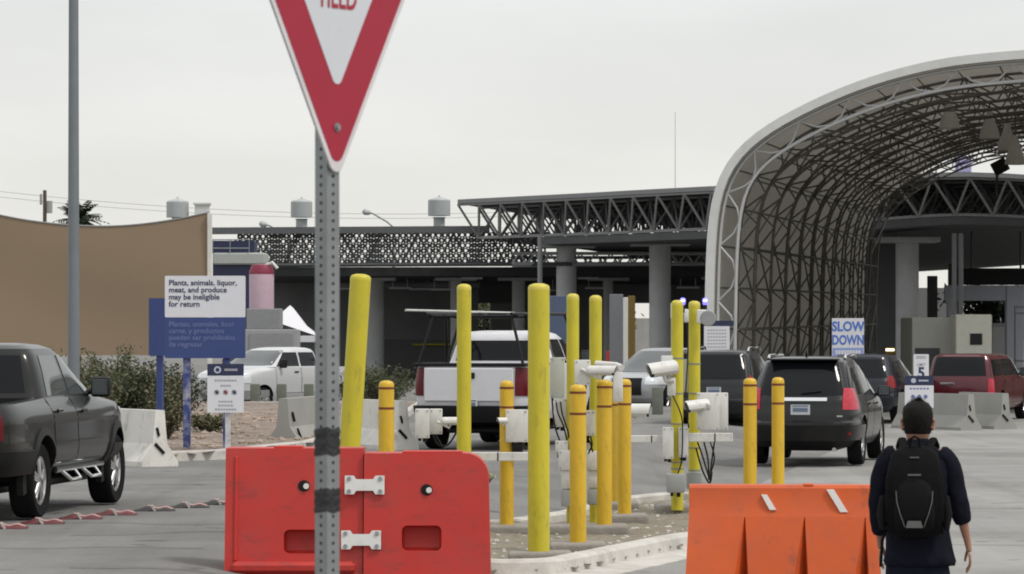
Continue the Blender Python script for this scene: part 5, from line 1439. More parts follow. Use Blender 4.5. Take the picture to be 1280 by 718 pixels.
MB().tube([(x_, yf2(z_) - .012, z_), (x_, yf2(z_), z_)], [.045, .05], 20).build('port', M_BLK, rB)
MB().tube([(x_ + .02, yf2(z_) - .03, z_), (x_ + .02, yf2(z_), z_)], .024, 12).build('port_pin', M_REFL, rB)
MB().box((0, yf2(.12) - .02, .07), (W2 - .1, .12, .10), bev=.03).build('foot_lip', M_RED, rB)
MB().box((.05, -.10, H2 + .004), (.5, .22, .03), bev=.008).build('fill_cap', M_RED, rB)
b = MB(); pts = [(W2 / 2 - .20 + .187 * math.cos(a), -.20, H2 - .20 + .187 * math.sin(a)) for a in frange(-.1, PI / 2, 10)]
b.tube(pts, .014, 8).build('rim_bead', M_RED, rB)
for (px, py, lab) in ((456, 606.5, 'white steel joining plate bolted higher across the red barrier seam'), (452, 674.5, 'white steel joining plate bolted lower across the red barrier seam')):
    z0_ = CAM_H - (py - HY) * (d - .33) / F
    zl_ = z0_ - rB.location.z; y0_ = d - .05 + yf2(zl_) - .022
    x0_ = gp(px, d - .3); hw, hh = .165, .078
    tl = Matrix.Rotation(R(0), 4, 'X')
    jp = empty('joining_plate', (x0_, y0_, z0_), 0, lab, 'plate', 'joining plates on the red barriers')
    jp.rotation_euler = (R(-9), 0, 0)
    pl = [(-hw, -hh), (-hw + .075, -hh), (-hw + .095, -hh + .03), (hw - .095, -hh + .03), (hw - .075, -hh), (hw, -hh), (hw, hh), (hw - .075, hh), (hw - .095, hh - .03), (-hw + .095, hh - .03), (-hw + .075, hh), (-hw, hh)]
    b = MB(); plate(b, pl, -.006, .012); b.build('panel', M_BOX, jp)
    for sx_ in (-1, 1):
        for sz_ in (-1, 1): MB().tube([(sx_ * (hw - .035), -.018, sz_ * (hh - .025)), (sx_ * (hw - .035), -.004, sz_ * (hh - .025))], .018, 6).build('bolt', M_GALV, jp)

# orange water barrier
d = 24.4; s = d / F
px0, px1 = 862, 1094
g = G((px0 + px1) / 2, d); ob = empty('water_barrier', (g.x, g.y, 0), R(-3.0), 'orange water-filled barrier with two white slanted reflective strips beside the walking man', 'barrier')
W = (px1 - px0) * s; H = CAM_H - (606 - HY) * s
b = MB(); rings = []
prof_ = [(H, .09, 0), (H - .02, .105, 0.0), (H - .17, .12, .002), (H - .21, .14, .004), (.30, .27, .035), (.12, .31, .042), (0, .31, .042)]
for z_, hy, ex in prof_:
    rings.append([(-W / 2 - ex, -hy, z_), (W / 2 + ex, -hy, z_), (W / 2 + ex, hy, z_), (-W / 2 - ex, hy, z_)])
b.loft(rings)
es = [e_ for e_ in b.bm.edges if len(e_.link_faces) == 2 and e_.calc_face_angle(0) > .6]
bmesh.ops.bevel(b.bm, geom=es, offset=.012, segments=3, profile=.6, affect='EDGES')
body = b.build('body', M_ORG, ob, smooth=30)
cut = []
for px in (931, 1005, 1080):
    x = (px - 978) * s
    q = MB(); zt2 = H - .22
    q.loft([[(x - .012, -.16, zt2), (x + .004, -.16, zt2), (x, -.13, zt2)], [(x - .26, -.50, -.01), (x + .06, -.50, -.01), (x + .02, -.10, -.01)]]); cut.append(q.build('cut', M_ORG))
boolean(body, cut)
for px, py, ln_, lab in ((960.5, 628, .105, 'short'), (1045, 626, .155, 'long')):
    x = (px - 978) * s; z_ = CAM_H - (py - HY) * (d - .12) / F
    q = MB(); q.prism([(-.052, .5 * ln_), (-.012, .5 * ln_), (.052, -.5 * ln_), (.006, -.5 * ln_)] if ln_ < .12 else [(-.072, .5 * ln_), (-.02, .5 * ln_), (.075, -.5 * ln_), (.022, -.5 * ln_)], lambda a, c, t: (x + a, -.1165 - .09 * (H - (z_ + c)) + (.01 if t else -.006), z_ + c))
    q.build('reflective_strip', M_REFL, ob)
MB().box(((1010 - 978) * s, -.05, H + .001), (.07, .1, .02), bev=.006).build('fill_cap', M_ORG, ob)

# ================================================================== BOLLARDS ON THE ISLAND
def footing(px, d, w, l, h, label, rz=0.0, zt_=.15):
    g = G(px, d); r_ = empty('concrete_footing', (g.x, g.y, zt_ - h), rz, label, 'footing', 'concrete footings on the island')
    MB().box((0, 0, h / 2), (w, l, h), bev=.035, seg=3).build('block', M_CONCD, r_)
def tall(px, pyb, pyt, d, dia, label, lean=0.0):
    g = G(px, d); zb_ = .10; r_ = empty('bollard', (g.x, g.y, zb_), 0, label, 'bollard', 'tall yellow bollards'); r_.rotation_euler = (0, R(lean), 0)
    h = CAM_H - (pyt - HY) / F * d - zb_; r0 = dia / 2
    MB().lathe([(r0, 0), (r0, h - .04)], 28).build('pipe', M_YEL, r_, smooth=50)
    MB().lathe([(r0 * 1.004, h - .05), (r0, h - .02), (r0 * .86, h + .0), (r0 * .45, h + .014), (0, h + .016)], 28).build('cap', M_YEL if lean else mat('bollard_cap_yellow', (0.55, 0.47, 0.06), 0.5), r_, smooth=50)
    return r_
def short(px, pyt, d, label, dia=.155, zb_=.10):
    g = G(px, d); r_ = empty('bollard', (g.x, g.y, zb_), 0, label, 'bollard', 'short yellow bollards with two stripes')
    h = CAM_H - (pyt - HY) / F * d - zb_; r0 = dia / 2
    b = MB().lathe([(r0, 0), (r0, h - .055), (r0 * .95, h - .03), (r0 * .78, h - .01), (r0 * .4, h), (0, h + .002)], 28).build('sleeve', M_SLV, r_, smooth=50)
    for dz in (.075, .275):
        MB().lathe([(r0 - .002, h - dz - .012), (r0 + .002, h - dz - .011), (r0 + .002, h - dz + .011), (r0 - .002, h - dz + .012)], 28).build('stripe', M_STR, r_, smooth=50)
    return r_
t1 = tall(429.5, 680, 344, 33.0, .196, 'leaning tall yellow bollard right behind the perforated sign post', 3.6)
tall(580, 658, 357, 36.0, .147, 'tall yellow bollard in front of the white pickup tailgate')
tall(673.5, 690, 356.5, 31.9, .196, 'thickest and tallest upright yellow bollard in the middle of the island')
tall(716, 655, 369, 36.7, .130, 'tall slim yellow post carrying the pale grey cabinet')
tall(744.5, 655, 371, 37.3, .132, 'tall slim yellow post second to the right of the thick bollard')
tall(846.5, 632, 377, 40.4, .138, 'left post of the pair with blue beacons by the dark SUV')
tall(868, 625, 378, 41.2, .136, 'right post of the pair with blue beacons by the dark SUV')
short(483, 476, 35.0, 'short striped bollard behind the red barrier near the leaning bollard')
short(633.5, 476, 36.4, 'short striped bollard with a white junction box left of the thick bollard', .145)
short(722.5, 481, 33.3, 'short striped bollard just right of the thick tall bollard', .158)
short(755.5, 475, 36.4, 'short striped bollard third from the thick bollard, beside the camera arm', .156)
short(780.5, 474, 38.6, 'short striped bollard behind the white camera bracket on the island', .150)
short(771, 477, 41.5, 'short striped bollard half hidden at the back of the island group', .155)
short(937.5, 473, 37.3, 'left one of the two striped bollards behind the orange barrier', .142)
short(972.5, 472, 37.3, 'right one of the two striped bollards behind the orange barrier', .134)
footing(675, 31.9, .58, .42, .14, 'rounded concrete footing of the thickest tall bollard')
footing(722, 33.3, .54, .48, .14, 'concrete footing of the short bollard right of the thick one')
footing(697, 36.45, 1.46, .55, .14, 'long concrete footing beam under the middle row of bollards')
footing(782, 38.6, .50, .5, .15, 'concrete footing under the bollard behind the camera bracket')
footing(776, 41.5, .42, .5, .15, 'concrete footing farthest back in the island group')
footing(858, 40.8, .72, .75, .13, 'concrete footing under the twin posts with blue beacons')
footing(955, 37.3, .85, .5, .13, 'concrete footing under the two bollards behind the orange barrier', zt_=.13)
footing(429, 33.0, .55, .5, .13, 'concrete footing under the leaning bollard')
footing(483, 35.0, .5, .5, .13, 'concrete footing under the short bollard near the leaning one')
footing(580, 36.0, .5, .5, .13, 'concrete footing under the tall bollard before the white pickup')

# grey-green timber posts beyond the gravel
for px, d, lab in ((319, 96, 'grey wooden post left of the silver pickup front wheel, leftmost of three'), (352, 96, 'grey wooden post in front of the silver pickup door, middle of three'), (386, 96, 'grey wooden post by the perforated sign post, rightmost of three'), (822, 84, 'dark green-grey post below the left-pointing camera')):
    g = G(px, d); r_ = empty('timber_bollard', (g.x, g.y, .0), 0, lab, 'bollard', 'timber posts along the bed')
    h = CAM_H - ((480 if px < 500 else 484) - HY) / F * d
    MB().box((0, 0, h / 2), (.26, .26, h), bev=.03, seg=2).build('post', mat('timber_grey', (0.13, 0.14, 0.115), 0.85, var=.15), r_)

# ================================================================== CAMERAS, BOXES AND CABLES ON THE POSTS
def cctv(px, py, d, yaw, L_, r, label, arm=(-.1, .1, -.12), pitch=0.0):
    q = P(px, py, d); r_ = empty('security_camera', q, R(yaw), label, 'camera', 'white security cameras on the posts'); r_.rotation_euler = (0, R(pitch), R(yaw))
    b = MB(); b.tube([(-L_ * .5, 0, 0), (-L_ * .48, 0, 0), (L_ * .38, 0, 0), (L_ * .40, 0, 0)], [r * .7, r * .9, r * .9, r * .86], 20).build('housing', M_BOX, r_)
    b = MB(); rings = []
    for x in (-L_ * .42, L_ * .5):
        ring = []
        for k in range(11):
            a = R(-20) + R(220) * k / 10; ring.append((x + (.05 * L_ * math.sin(a) if x > 0 else 0), r * 1.08 * math.cos(a), r * 1.08 * math.sin(a)))
        for k in range(10, -1, -1):
            a = R(-20) + R(220) * k / 10; ring.append((x + (.05 * L_ * math.sin(a) if x > 0 else 0), r * 1.0 * math.cos(a), r * 1.0 * math.sin(a)))
        rings.append(ring)
    b.loft(rings).build('sunshield', M_BOX, r_)
    b = MB(); b.tube([(L_ * .39, 0, 0), (L_ * .46, 0, 0)], [r * .88, r * .84], 20); b.build('lens_hood', M_BLK, r_)
    MB().lathe([(r * .5, L_ * .455), (r * .5, L_ * .47), (r * .35, L_ * .475), (0, L_ * .475)], 16, axis='X').build('lens', M_LENS, r_)
    MB().tube([(0, 0, -r * .8), (-L_ * .05, 0, -r * 1.6), (arm[0], arm[1], arm[2])], r * .32, 10).build('bracket', M_BOX, r_)
    return r_
def ebox(px0, px1, py0, py1, d, depth, label, m=M_BOX, name='equipment_box', lid=True, rz=0.0, cat='box', gland=True):
    s = d / F; q = P((px0 + px1) / 2, (py0 + py1) / 2, d); w, h = (px1 - px0) * s, (py1 - py0) * s
    r_ = empty(name, q, R(rz), label, cat, 'equipment boxes on the posts')
    MB().box((0, depth / 2, 0), (w * .94, depth, h * .94), bev=.012, seg=2).build('casing', m, r_)
    if lid:
        l = MB(); l.box((0, -.012, 0), (w, .03, h), bev=.009, seg=2)
        lo = l.build('lid', m, r_)
        c = MB()
        for sx_ in (-1, 1):
            for sz_ in (-1, 1): c.cyl((sx_ * (w / 2 - .022), -.032, sz_ * (h / 2 - .022)), (sx_ * (w / 2 - .022), -.02, sz_ * (h / 2 - .022)), .009, n=8)
        c.build('screws', M_BOXG, lo)
    if gland:
        MB().cyl((w * .15, depth / 2, -h * .47), (w * .15, depth / 2, -h * .47 - .05), .022, n=10).build('cable_gland', M_BLK, r_)
        MB().cyl((-w * .2, depth / 2, -h * .47), (-w * .2, depth / 2, -h * .47 - .04), .018, n=10).build('cable_gland', M_BLK, r_)
    return r_
ebox(519, 537, 511, 548, 36.6, .14, 'tall white junction box left of the tall bollard before the white pickup')
ebox(537, 553, 511, 543, 36.8, .16, 'ribbed white box joined to the back of the junction box before the white pickup', gland=False)
cctv(563, 527, 36.7, 8, .19, .042, 'small white camera pointing right in front of the white pickup bumper', arm=(-.14, 0, .0))
ebox(632, 660, 512, 553, 36.3, .14, 'white junction box on the short bollard left of the thick bollard')
cctv(628, 526, 36.2, 200, .10, .03, 'tiny white sensor at the left edge of the junction box by the thick bollard', arm=(-.05, 0, 0))
ebox(640, 654, 554, 566, 36.3, .08, 'small dark sensor hanging under the junction box by the thick bollard', M_BLK, lid=False, gland=False)
ebox(687.5, 706, 447, 498, 36.9, .30, 'pale grey cabinet on the slim post right of the thick bollard', M_BOXC, gland=True)
ebox(692, 709, 498, 534, 36.75, .12, 'white fuse box hanging below the pale grey cabinet', gland=True)
ebox(694, 710, 551, 568, 36.6, .12, 'small white box above the lower white enclosures behind the striped bollard')
ebox(698, 720, 563, 588, 36.5, .16, 'white upper enclosure low on the left slim post', gland=False)
ebox(701, 717, 586, 612, 36.5, .14, 'white lower enclosure just above the grey one on the left slim post', lid=False, gland=False)
ebox(701, 716, 612, 634, 36.5, .14, 'grey enclosure at the bottom of the left slim post', M_BOXG, lid=False, gland=False)
ebox(733, 751, 564, 588, 37.0, .16, 'white upper enclosure low on the right slim post', gland=False)
ebox(734, 750, 587, 611, 37.0, .14, 'white lower enclosure just above the grey one on the right slim post', lid=False, gland=False)
ebox(734, 750, 611, 632, 37.0, .14, 'grey enclosure at the bottom of the right slim post', M_BOXG, lid=False, gland=False)
ebox(733, 744, 513, 545, 36.6, .09, 'slim white radio box hanging between two short striped bollards', gland=False)
ebox(718, 738, 450, 482, 36.3, .16, 'white camera backbox on the slim yellow posts')
cctv(752, 464, 36.2, -18, .30, .052, 'white camera in the middle pointing right above the striped bollards', arm=(-.22, .0, .02))
ebox(766, 779, 464, 504, 36.15, .05, 'white L-shaped arm plate hanging from the middle camera', lid=False, gland=False)
MB().tube([P(745, 455, 36.6), P(770, 457, 36.5), P(777, 460, 36.4)], .035, 10).build('mounting_tube', M_BOX); tag(bpy.data.objects['mounting_tube'], 'pale horizontal mounting tube sticking out right from the slim posts', 'tube')
# twin beacon posts
cctv(829, 462, 40.2, 196, .34, .085, 'large white camera pointing left high on the beacon posts', arm=(-.10, .05, -.14), pitch=8)
ebox(826, 850, 444, 472, 40.35, .14, 'white backbox behind the upper left-pointing camera', lid=False)
cctv(797, 514, 43.5, -8, .30, .085, 'white camera pointing right low behind the beacon posts', arm=(-.15, .05, .0))
MB().tube([P(787, 508, 43.6), P(783, 530, 43.6), P(783, 624, 43.6)], .03, 8).build('camera_pole', M_GALV); tag(bpy.data.objects['camera_pole'], 'thin pole carrying the low right-pointing camera', 'pole')
cctv(872, 508, 40.2, 200, .28, .07, 'white camera pointing left in front of the large white boxes', arm=(-.10, .08, .02), pitch=6)
ebox(871, 899, 491, 538, 40.5, .20, 'large white equipment box right of the beacon posts', gland=False)
ebox(894, 910, 491, 538, 40.75, .16, 'white equipment box farthest right on the beacon posts', gland=False)
ebox(828, 842, 534, 574, 40.2, .10, 'white ribbed box on the left side of the left beacon post')
ebox(848, 860, 534, 572, 40.3, .10, 'white ribbed box between the two beacon posts')
ebox(833, 857, 592, 617, 40.1, .16, 'grey enclosure at the foot of the left beacon post', M_BOXG, lid=False)
ebox(858, 878, 590, 612, 41.0, .16, 'grey enclosure at the foot of the right beacon post', M_BOXG, lid=False)
ebox(855, 861, 386, 404, 41.0, .10, 'pale bracket box between the tops of the beacon posts', lid=False, gland=False)
ebox(854, 862, 448, 492, 41.2, .06, 'pale cable cover running between the beacon posts', mat('cover_cream', (0.42, 0.42, 0.30), 0.6), lid=False, gland=False)
ebox(834, 845, 471, 496, 40.25, .05, 'small white bracket under the upper left-pointing camera', lid=False, gland=False)
q = P(885, 398, 41.0); dk = empty('antenna_disc', q, 0, 'round grey disc antenna near the top of the right beacon post', 'antenna')
MB().lathe([(0, -.02), (.085, -.02), (.095, 0), (.085, .05), (0, .05)], 24, axis='Y').build('disc', mat('disc_grey', (0.26, 0.27, 0.28), 0.5), dk)
MB().box((-.07, .02, .02), (.12, .05, .16), bev=.01).build('bracket', M_BOX, dk)
M_BCN = mat('beacon_blue', (0.16, 0.13, 0.85), 0.2, emit=2.0); M_BCW = mat('beacon_core', (0.75, 0.75, 1.0), 0.2, emit=5.0)
for px, py, d, lab in ((853.5, 376, 40.6, 'glowing blue beacon on top of the left beacon post'), (881.5, 376, 41.2, 'glowing blue beacon beside the top of the right beacon post')):
    q = P(px, py, d); bc = empty('beacon_light', q, 0, lab, 'beacon', 'blue beacons on the post tops')
    MB().lathe([(.024, -.05), (.030, -.03), (.034, 0), (.028, .025), (0, .035)], 16).build('dome', M_BCN, bc)
    MB().lathe([(0, -.012), (.016, -.01), (.022, 0), (.016, .01), (0, .012)], 12, c=(0, -.022, 0)).build('bulb', M_BCW, bc)
    MB().cyl((0, 0, -.14), (0, 0, -.045), .022, n=12).build('base', M_BLK, bc)
    MB().cyl((0, 0, -.13), (-.06 if px > 860 else -.05, 0, -.13), .012, n=8).build('arm', M_GALV, bc)
# white rails
def rail(x0, x1, py, d, hpx, label):
    s = d / F; q = P((x0 + x1) / 2, py, d); r_ = empty('mounting_rail', q, 0, label, 'rail', 'white horizontal rails')
    W = (x1 - x0) * s; h = hpx * s
    MB().box((0, 0, 0), (W, .05, h), bev=.006).build('bar', M_BOX, r_)
    MB().box((W * .12, -.027, 0), (.012, .006, h * .98)).build('joint', M_BLK, r_)
    MB().box((W * .22, .05, 0), (.08, .06, h * .7), bev=.005).build('bracket', M_GALV, r_)
rail(558, 662, 571, 36.15, 11, 'white rail passing in front of the short bollard left of the thick bollard')
rail(786, 832, 549, 40.3, 9, 'white rail just left of the beacon posts')
rail(857, 916, 547, 40.35, 11, 'white rail under the large white boxes right of the beacon posts')
# cables
def cable(lst, d, r, label, m=M_BLK, name='cable', group='black cables on the equipment posts'):
    b = MB()
    for pts in lst:
        p3 = [P(px, py, d + dd) for px, py, dd in pts]
        out = []
        for i in range(len(p3) - 1):
            a0 = p3[max(i - 1, 0)]; a3 = p3[min(i + 2, len(p3) - 1)]
            for k in range(6):
                t = k / 6; p1, p2 = p3[i], p3[i + 1]
                out.append(.5 * ((2 * p1) + (p2 - a0) * t + (2 * a0 - 5 * p1 + 4 * p2 - a3) * t * t + (3 * p1 - a0 - 3 * p2 + a3) * t ** 3))
        out.append(p3[-1]); b.tube(out, r, 6)
    tag(b.build(name, m), label, 'cable', group)
cable([[(872, 553, 0), (878, 570, .05), (884, 590, .0), (888, 602, 0)], [(880, 553, 0), (885, 575, 0), (886, 600, 0)], [(893, 553, 0), (890, 575, .1), (887, 598, 0)], [(888, 553, .1), (893, 572, 0), (889, 590, 0)], [(870, 560, 0), (878, 588, 0), (887, 604, 0), (890, 590, 0)]], 40.4, .010, 'bundle of black cables hanging below the large white boxes')
cable([[(695, 498, 0), (697, 515, -.2), (704, 532, -.2), (710, 556, -.1)], [(700, 498, 0), (703, 518, -.25), (710, 540, -.2), (713, 562, 0)], [(690, 498, 0), (693, 530, -.1), (700, 552, -.1)]], 36.8, .009, 'black cables looping below the pale grey cabinet')
cable([[(730, 545, 0), (737, 552, 0), (741, 565, .1)], [(738, 545, 0), (740, 556, 0), (736, 566, .1)]], 36.6, .009, 'short black cables below the slim white radio box')
cable([[(541, 543, 0), (548, 556, 0), (560, 556, 0), (571, 540, 0)], [(545, 545, 0), (556, 562, 0), (566, 566, 0)]], 36.7, .010, 'black cable sagging under the small white camera by the pickup bumper')
cable([[(841, 495, 0), (849, 512, -.1), (853, 530, 0), (852, 575, 0), (846, 595, 0)], [(858, 405, .4), (860, 440, .4), (857, 500, .2), (861, 535, .3)]], 40.2, .008, 'black cables running down between the beacon posts')
for px, d, pys, lab in ((846.5, 40.4, (448, 492, 530, 578, 586), 'strap round the left beacon post'), (868, 41.2, (455, 492, 560, 588), 'strap round the right beacon post')):
    for py in pys:
        q = P(px, py, d); o = MB().lathe([(.069, -.008), (.073, -.008), (.073, .008), (.069, .008)], 20).build('post_strap', M_GALV, None, q)
        tag(o, 'thin metal ' + lab, 'strap', lab)
# weed on the rail footing
bush(gp(611, 36.0), 36.0, .60, .16, .10, 6, 'tiny pale plant between the rail and the short bollard', [mat('leaf_pale', (0.45, 0.47, 0.25), 0.7)], leaf=.012, dens=.25, group='small weeds', seed=77)

# ================================================================== TRAFFIC SPIKES
M_SPR = mat('spike_red', (0.11, 0.022, 0.026), 0.6, var=.15, scale=10); M_SPD = mat('spike_dark', (0.03, 0.024, 0.023), 0.6, var=.2, scale=10)
M_SPT = mat('spike_top_pink', (0.38, 0.22, 0.21), 0.6, var=.15, scale=10)
def spike():
    r_ = empty('traffic_spike', (0, 0, 0))
    b = MB(); rings = []
    for k in range(13):
        x = -.215 + .44 * k / 12
        h = .012 + .040 * max(0, math.exp(-((x + .06) / .075) ** 2)) + .026 * max(0, math.exp(-((x - .12) / .06) ** 2))
        rings.append([(x, -.16, .0), (x, -.14, h * .55), (x, -.05, h), (x, .08, h * .9), (x, .14, 0)])
    b.loft(rings).build('ramp', M_SPR, r_, smooth=50)
    rings = []
    for k in range(13):
        x = -.07 + .27 * k / 12
        h = .012 + .040 * max(0, math.exp(-((x + .06) / .075) ** 2)) + .026 * max(0, math.exp(-((x - .12) / .06) ** 2))
        rings.append([(x, -.06, h * .98), (x, -.045, h + .007), (x, .05, h + .007), (x, .06, h * .9)])
    MB().loft(rings).build('top_face', M_SPT, r_, smooth=50)
    MB().box((-.01, -.165, .030), (.024, .014, .075), rot=Matrix.Rotation(R(-28), 4, 'Y') @ Matrix.Rotation(R(20), 4, 'X')).build('tooth', M_BOX, r_)
    return r_
proto = spike()
spots = [(6, 662, 'left half at the picture edge, reddest traffic spike'), (53, 656, 'red traffic spike nearest the pickup rear wheel'), (101, 650, 'red traffic spike below the pickup step'), (145, 645, 'reddish traffic spike below the pickup front wheel'),
         (193, 640, 'dark traffic spike right of the pickup front wheel'), (236, 636, 'dark traffic spike second from the red barrier'), (275, 632, 'dark traffic spike touching the red barrier edge in view')]
spots = [(-40, 668, 'traffic spike outside the picture')] [:0] + spots
for i, (px, py, lab) in enumerate(spots):
    o = proto if i == 0 else copy_tree(proto)
    d = 1.875 * F / (py - 2 - HY); g = G(px, d)
    o.location = (g.x, g.y, g.z + .004); o.rotation_euler = (0, 0, R(6)); o.scale = (1, 1, 1)
    tag(o, lab, 'traffic spike', 'tyre spikes across the lane')
    if px > 170:
        o.children[0].data = o.children[0].data.copy() if o.children[0].data.users > 1 else o.children[0].data
        for ch in o.children:
            if ch.name.startswith('ramp'): ch.data.materials[0] = M_SPD
for px, py in ((40, 657), (96, 652), (140, 647), (190, 642)): pass

# ================================================================== THE WALKING MAN
M_SKIN = mat('skin', (0.36, 0.19, 0.125), 0.55, var=.06, scale=12)
M_HAIR = mat('hair_dark', (0.008, 0.006, 0.005), 0.75, spec=0.2, var=.4, scale=60, bump=.6, bscale=220, stretch=(1, 1, .25))
M_SHIRT = mat('shirt_navy', (0.008, 0.0085, 0.015), 0.95, spec=0.1, var=.2, scale=10, bump=.8, bscale=11)
M_JEAN = mat('trousers_navy', (0.008, 0.010, 0.018), 0.95, spec=0.1, var=.2, scale=10, bump=.7, bscale=11)
M_PACK = mat('backpack_black', (0.005, 0.005, 0.006), 0.85, spec=0.1, var=.3, scale=20, bump=.3, bscale=120)
M_PACK2 = mat('backpack_grey_black', (0.0055, 0.0055, 0.0065), 0.85, spec=0.12, var=.2, scale=20)
M_PIPING = mat('piping_grey', (0.10, 0.10, 0.10), 0.5)
d = 21.5; g = G(1147, d)
man = empty('person', (g.x, g.y, 0), R(-7), 'man in dark clothes with short dark hair, walking away with a black backpack', 'person')
def skin_obj(name, chains, m, parent, sub=2):
    """chains: lists of (point, radius) sharing coordinates at joints -> one skinned surface"""
    me = bpy.data.meshes.new(name); V, E, Rr, idx = [], [], [], {}
    for ch in chains:
        prev = None
        for p, r in ch:
            k = tuple(round(c, 4) for c in p)
            if k not in idx: idx[k] = len(V); V.append(p); Rr.append(r if isinstance(r, tuple) else (r, r))
            if prev is not None and prev != idx[k]: E.append((prev, idx[k]))
            prev = idx[k]
    me.from_pydata(V, E, [])
    o = bpy.data.objects.new(name, me); COL.objects.link(o)
    sk = o.modifiers.new('s', 'SKIN'); sk.use_smooth_shade = True
    sv_ = me.skin_vertices[0].data
    for i, r in enumerate(Rr): sv_[i].radius = r; sv_[i].use_root = (i == 0)
    ss_ = o.modifiers.new('u', 'SUBSURF'); ss_.levels = sub; ss_.render_levels = sub
    dg = bpy.context.evaluated_depsgraph_get(); dg.update()
    nm = bpy.data.meshes.new_from_object(o.evaluated_get(dg)); bpy.data.objects.remove(o)
    return nm
pel, wai, che, nk0, nk1 = (0, 0, .93), (0, .0, 1.08), (0, .02, 1.26), (0, .03, 1.40), (0, .055, 1.49)
shl, shr_ = (-.175, .02, 1.375), (.175, .02, 1.375)
elr, wrr, pmr = (.268, .00, 1.07), (.322, .075, .85), (.338, .10, .772)
ell, wrl, pml = (-.250, .03, 1.07), (-.25, .15, .86), (-.245, .19, .785)
body_ch = [[(pel, (.15, .105)), (wai, (.135, .095)), (che, (.155, .105)), (nk0, (.062, .062)), (nk1, (.058, .06))],
           [(che, (.155, .105)), ((.11, .02, 1.36), .06), (shr_, .055), ((.225, .01, 1.22), .047), (elr, .039), ((.298, .038, .95), .036), (wrr, .025), (pmr, (.036, .02))],
           [(che, (.155, .105)), ((-.11, .02, 1.36), .06), (shl, .055), ((-.222, .02, 1.22), .047), (ell, .039), ((-.252, .09, .96), .036), (wrl, .025), (pml, (.036, .02))],
           [(pel, (.15, .105)), ((.095, .02, .84), .085), ((.105, .14, .50), .055), ((.105, .10, .30), .05), ((.105, .02, .085), .036), ((.108, .13, .04), .034), ((.11, .20, .035), .028)],
           [(pel, (.15, .105)), ((-.095, -.02, .84), .085), ((-.10, -.06, .48), .055), ((-.10, -.17, .28), .05), ((-.10, -.28, .12), .036), ((-.10, -.22, .035), .034), ((-.10, -.15, .022), .028)]]
parts_ = [skin_obj('b', body_ch, M_SKIN, None)]
def hand(pm, sg):
    out = []
    px_, py_, pz_ = pm
    for k, (dy, L_) in enumerate(((.032, .072), (.011, .082), (-.011, .076), (-.031, .060))):
        y0 = py_ + dy
        bend = .010 + .006 * k
        out.append([((px_, py_ + dy * .7, pz_ - .005), .0105), ((px_ + sg * .004, y0, pz_ - .045), .0095), ((px_ + sg * .002, y0 + bend * .5, pz_ - .045 - L_ * .45), .0088), ((px_ - sg * .010, y0 + bend * 1.2, pz_ - .045 - L_ * .78), .008), ((px_ - sg * .022, y0 + bend * 1.4, pz_ - .045 - L_), .0065)])
    out.append([((px_ - sg * .004, py_ + .020, pz_ + .03), .0125), ((px_ - sg * .018, py_ + .050, pz_ - .005), .0115), ((px_ - sg * .026, py_ + .062, pz_ - .035), .0098), ((px_ - sg * .03, py_ + .066, pz_ - .060), .008)])
    return out
for pm, sg in ((pmr, 1), (pml, -1)):
    for ch in hand(pm, sg): parts_.append(skin_obj('f', [ch], M_SKIN, None))
# head: lofted skull with jaw, then nose, ears, lips, eye sockets
hb = MB(); hc = Vector((0, .075, 1.565)); rings = []
for z_, rx, ryf, ryb in ((-.125, .030, .060, .030), (-.115, .050, .082, .055), (-.09, .060, .092, .072), (-.055, .068, .097, .085), (-.02, .073, .098, .096), (.02, .077, .100, .103), (.055, .077, .097, .104), (.085, .070, .085, .095), (.108, .052, .060, .072), (.122, .026, .03, .036)):
    ring = []
    for k in range(28):
        a = 2 * PI * k / 28; s_, c_ = math.sin(a), math.cos(a)
        ring.append(hc + Vector((rx * c_, (ryf if s_ > 0 else ryb) * s_, z_)))
    rings.append(ring)
hb.loft(rings)
hb.loft([[hc + Vector((x * w_, .094 + y_, z_)) for x, y_ in ((-1, 0), (-.4, .5 * dp), (0, dp), (.4, .5 * dp), (1, 0), (0, -.02))] for z_, w_, dp in ((.02, .008, .006), (-.01, .011, .016), (-.03, .017, .026), (-.038, .015, .012))])
hb.loft([[hc + Vector((x * w_, .088, z_)) for x in (-1, -.5)] + [hc + Vector((0, .102, z_)), hc + Vector((.5 * w_, .096, z_)), hc + Vector((w_, .086, z_)), hc + Vector((0, .07, z_))] for z_, w_ in ((-.058, .018), (-.066, .026), (-.074, .018))])
for sg in (-1, 1):
    pts = [(hc + Vector((sg * .077, -.005 - .004 * math.sin(k), 0)) + Vector((sg * .010, 0, 0)) * (1 if 0 < k < 6 else .2) + Vector((0, .018 * math.sin(2 * PI * k / 12) - .012, .030 * math.cos(2 * PI * k / 12) - .005))) for k in range(9)]
    hb.tube(pts, [.008, .009, .009, .0085, .008, .008, .008, .008, .007], 8)
    hb.tube([hc + Vector((sg * .072, .0, .01)), hc + Vector((sg * .083, -.006, -.005)), hc + Vector((sg * .074, .0, -.025))], .012, 8)
def head_fit(bm_):
    for v in bm_.verts:
        q = v.co - hc; v.co = hc + Vector((q.x * 1.19, q.y * 1.06, q.z * 1.05))
head_fit(hb.bm)
parts_.append(hb.mesh('h', M_SKIN, 60))
bm = bmesh.new()
for me in parts_: bm.from_mesh(me)
me = bpy.data.meshes.new('person_body'); bm.to_mesh(me); bm.free(); me.materials.clear(); me.materials.append(M_SKIN); me.shade_smooth()
for p_ in me.polygons: p_.material_index = 0
bo = bpy.data.objects.new('body', me); COL.objects.link(bo); bo.parent = man
e_ = MB()
for sg in (-1, 1): e_.lathe([(0, -.010), (.008, -.007), (.010, 0), (.008, .007), (0, .010)], 12, c=hc + Vector((sg * .038, .091, .012)))
e_.build('eyes', M_BOX, man)
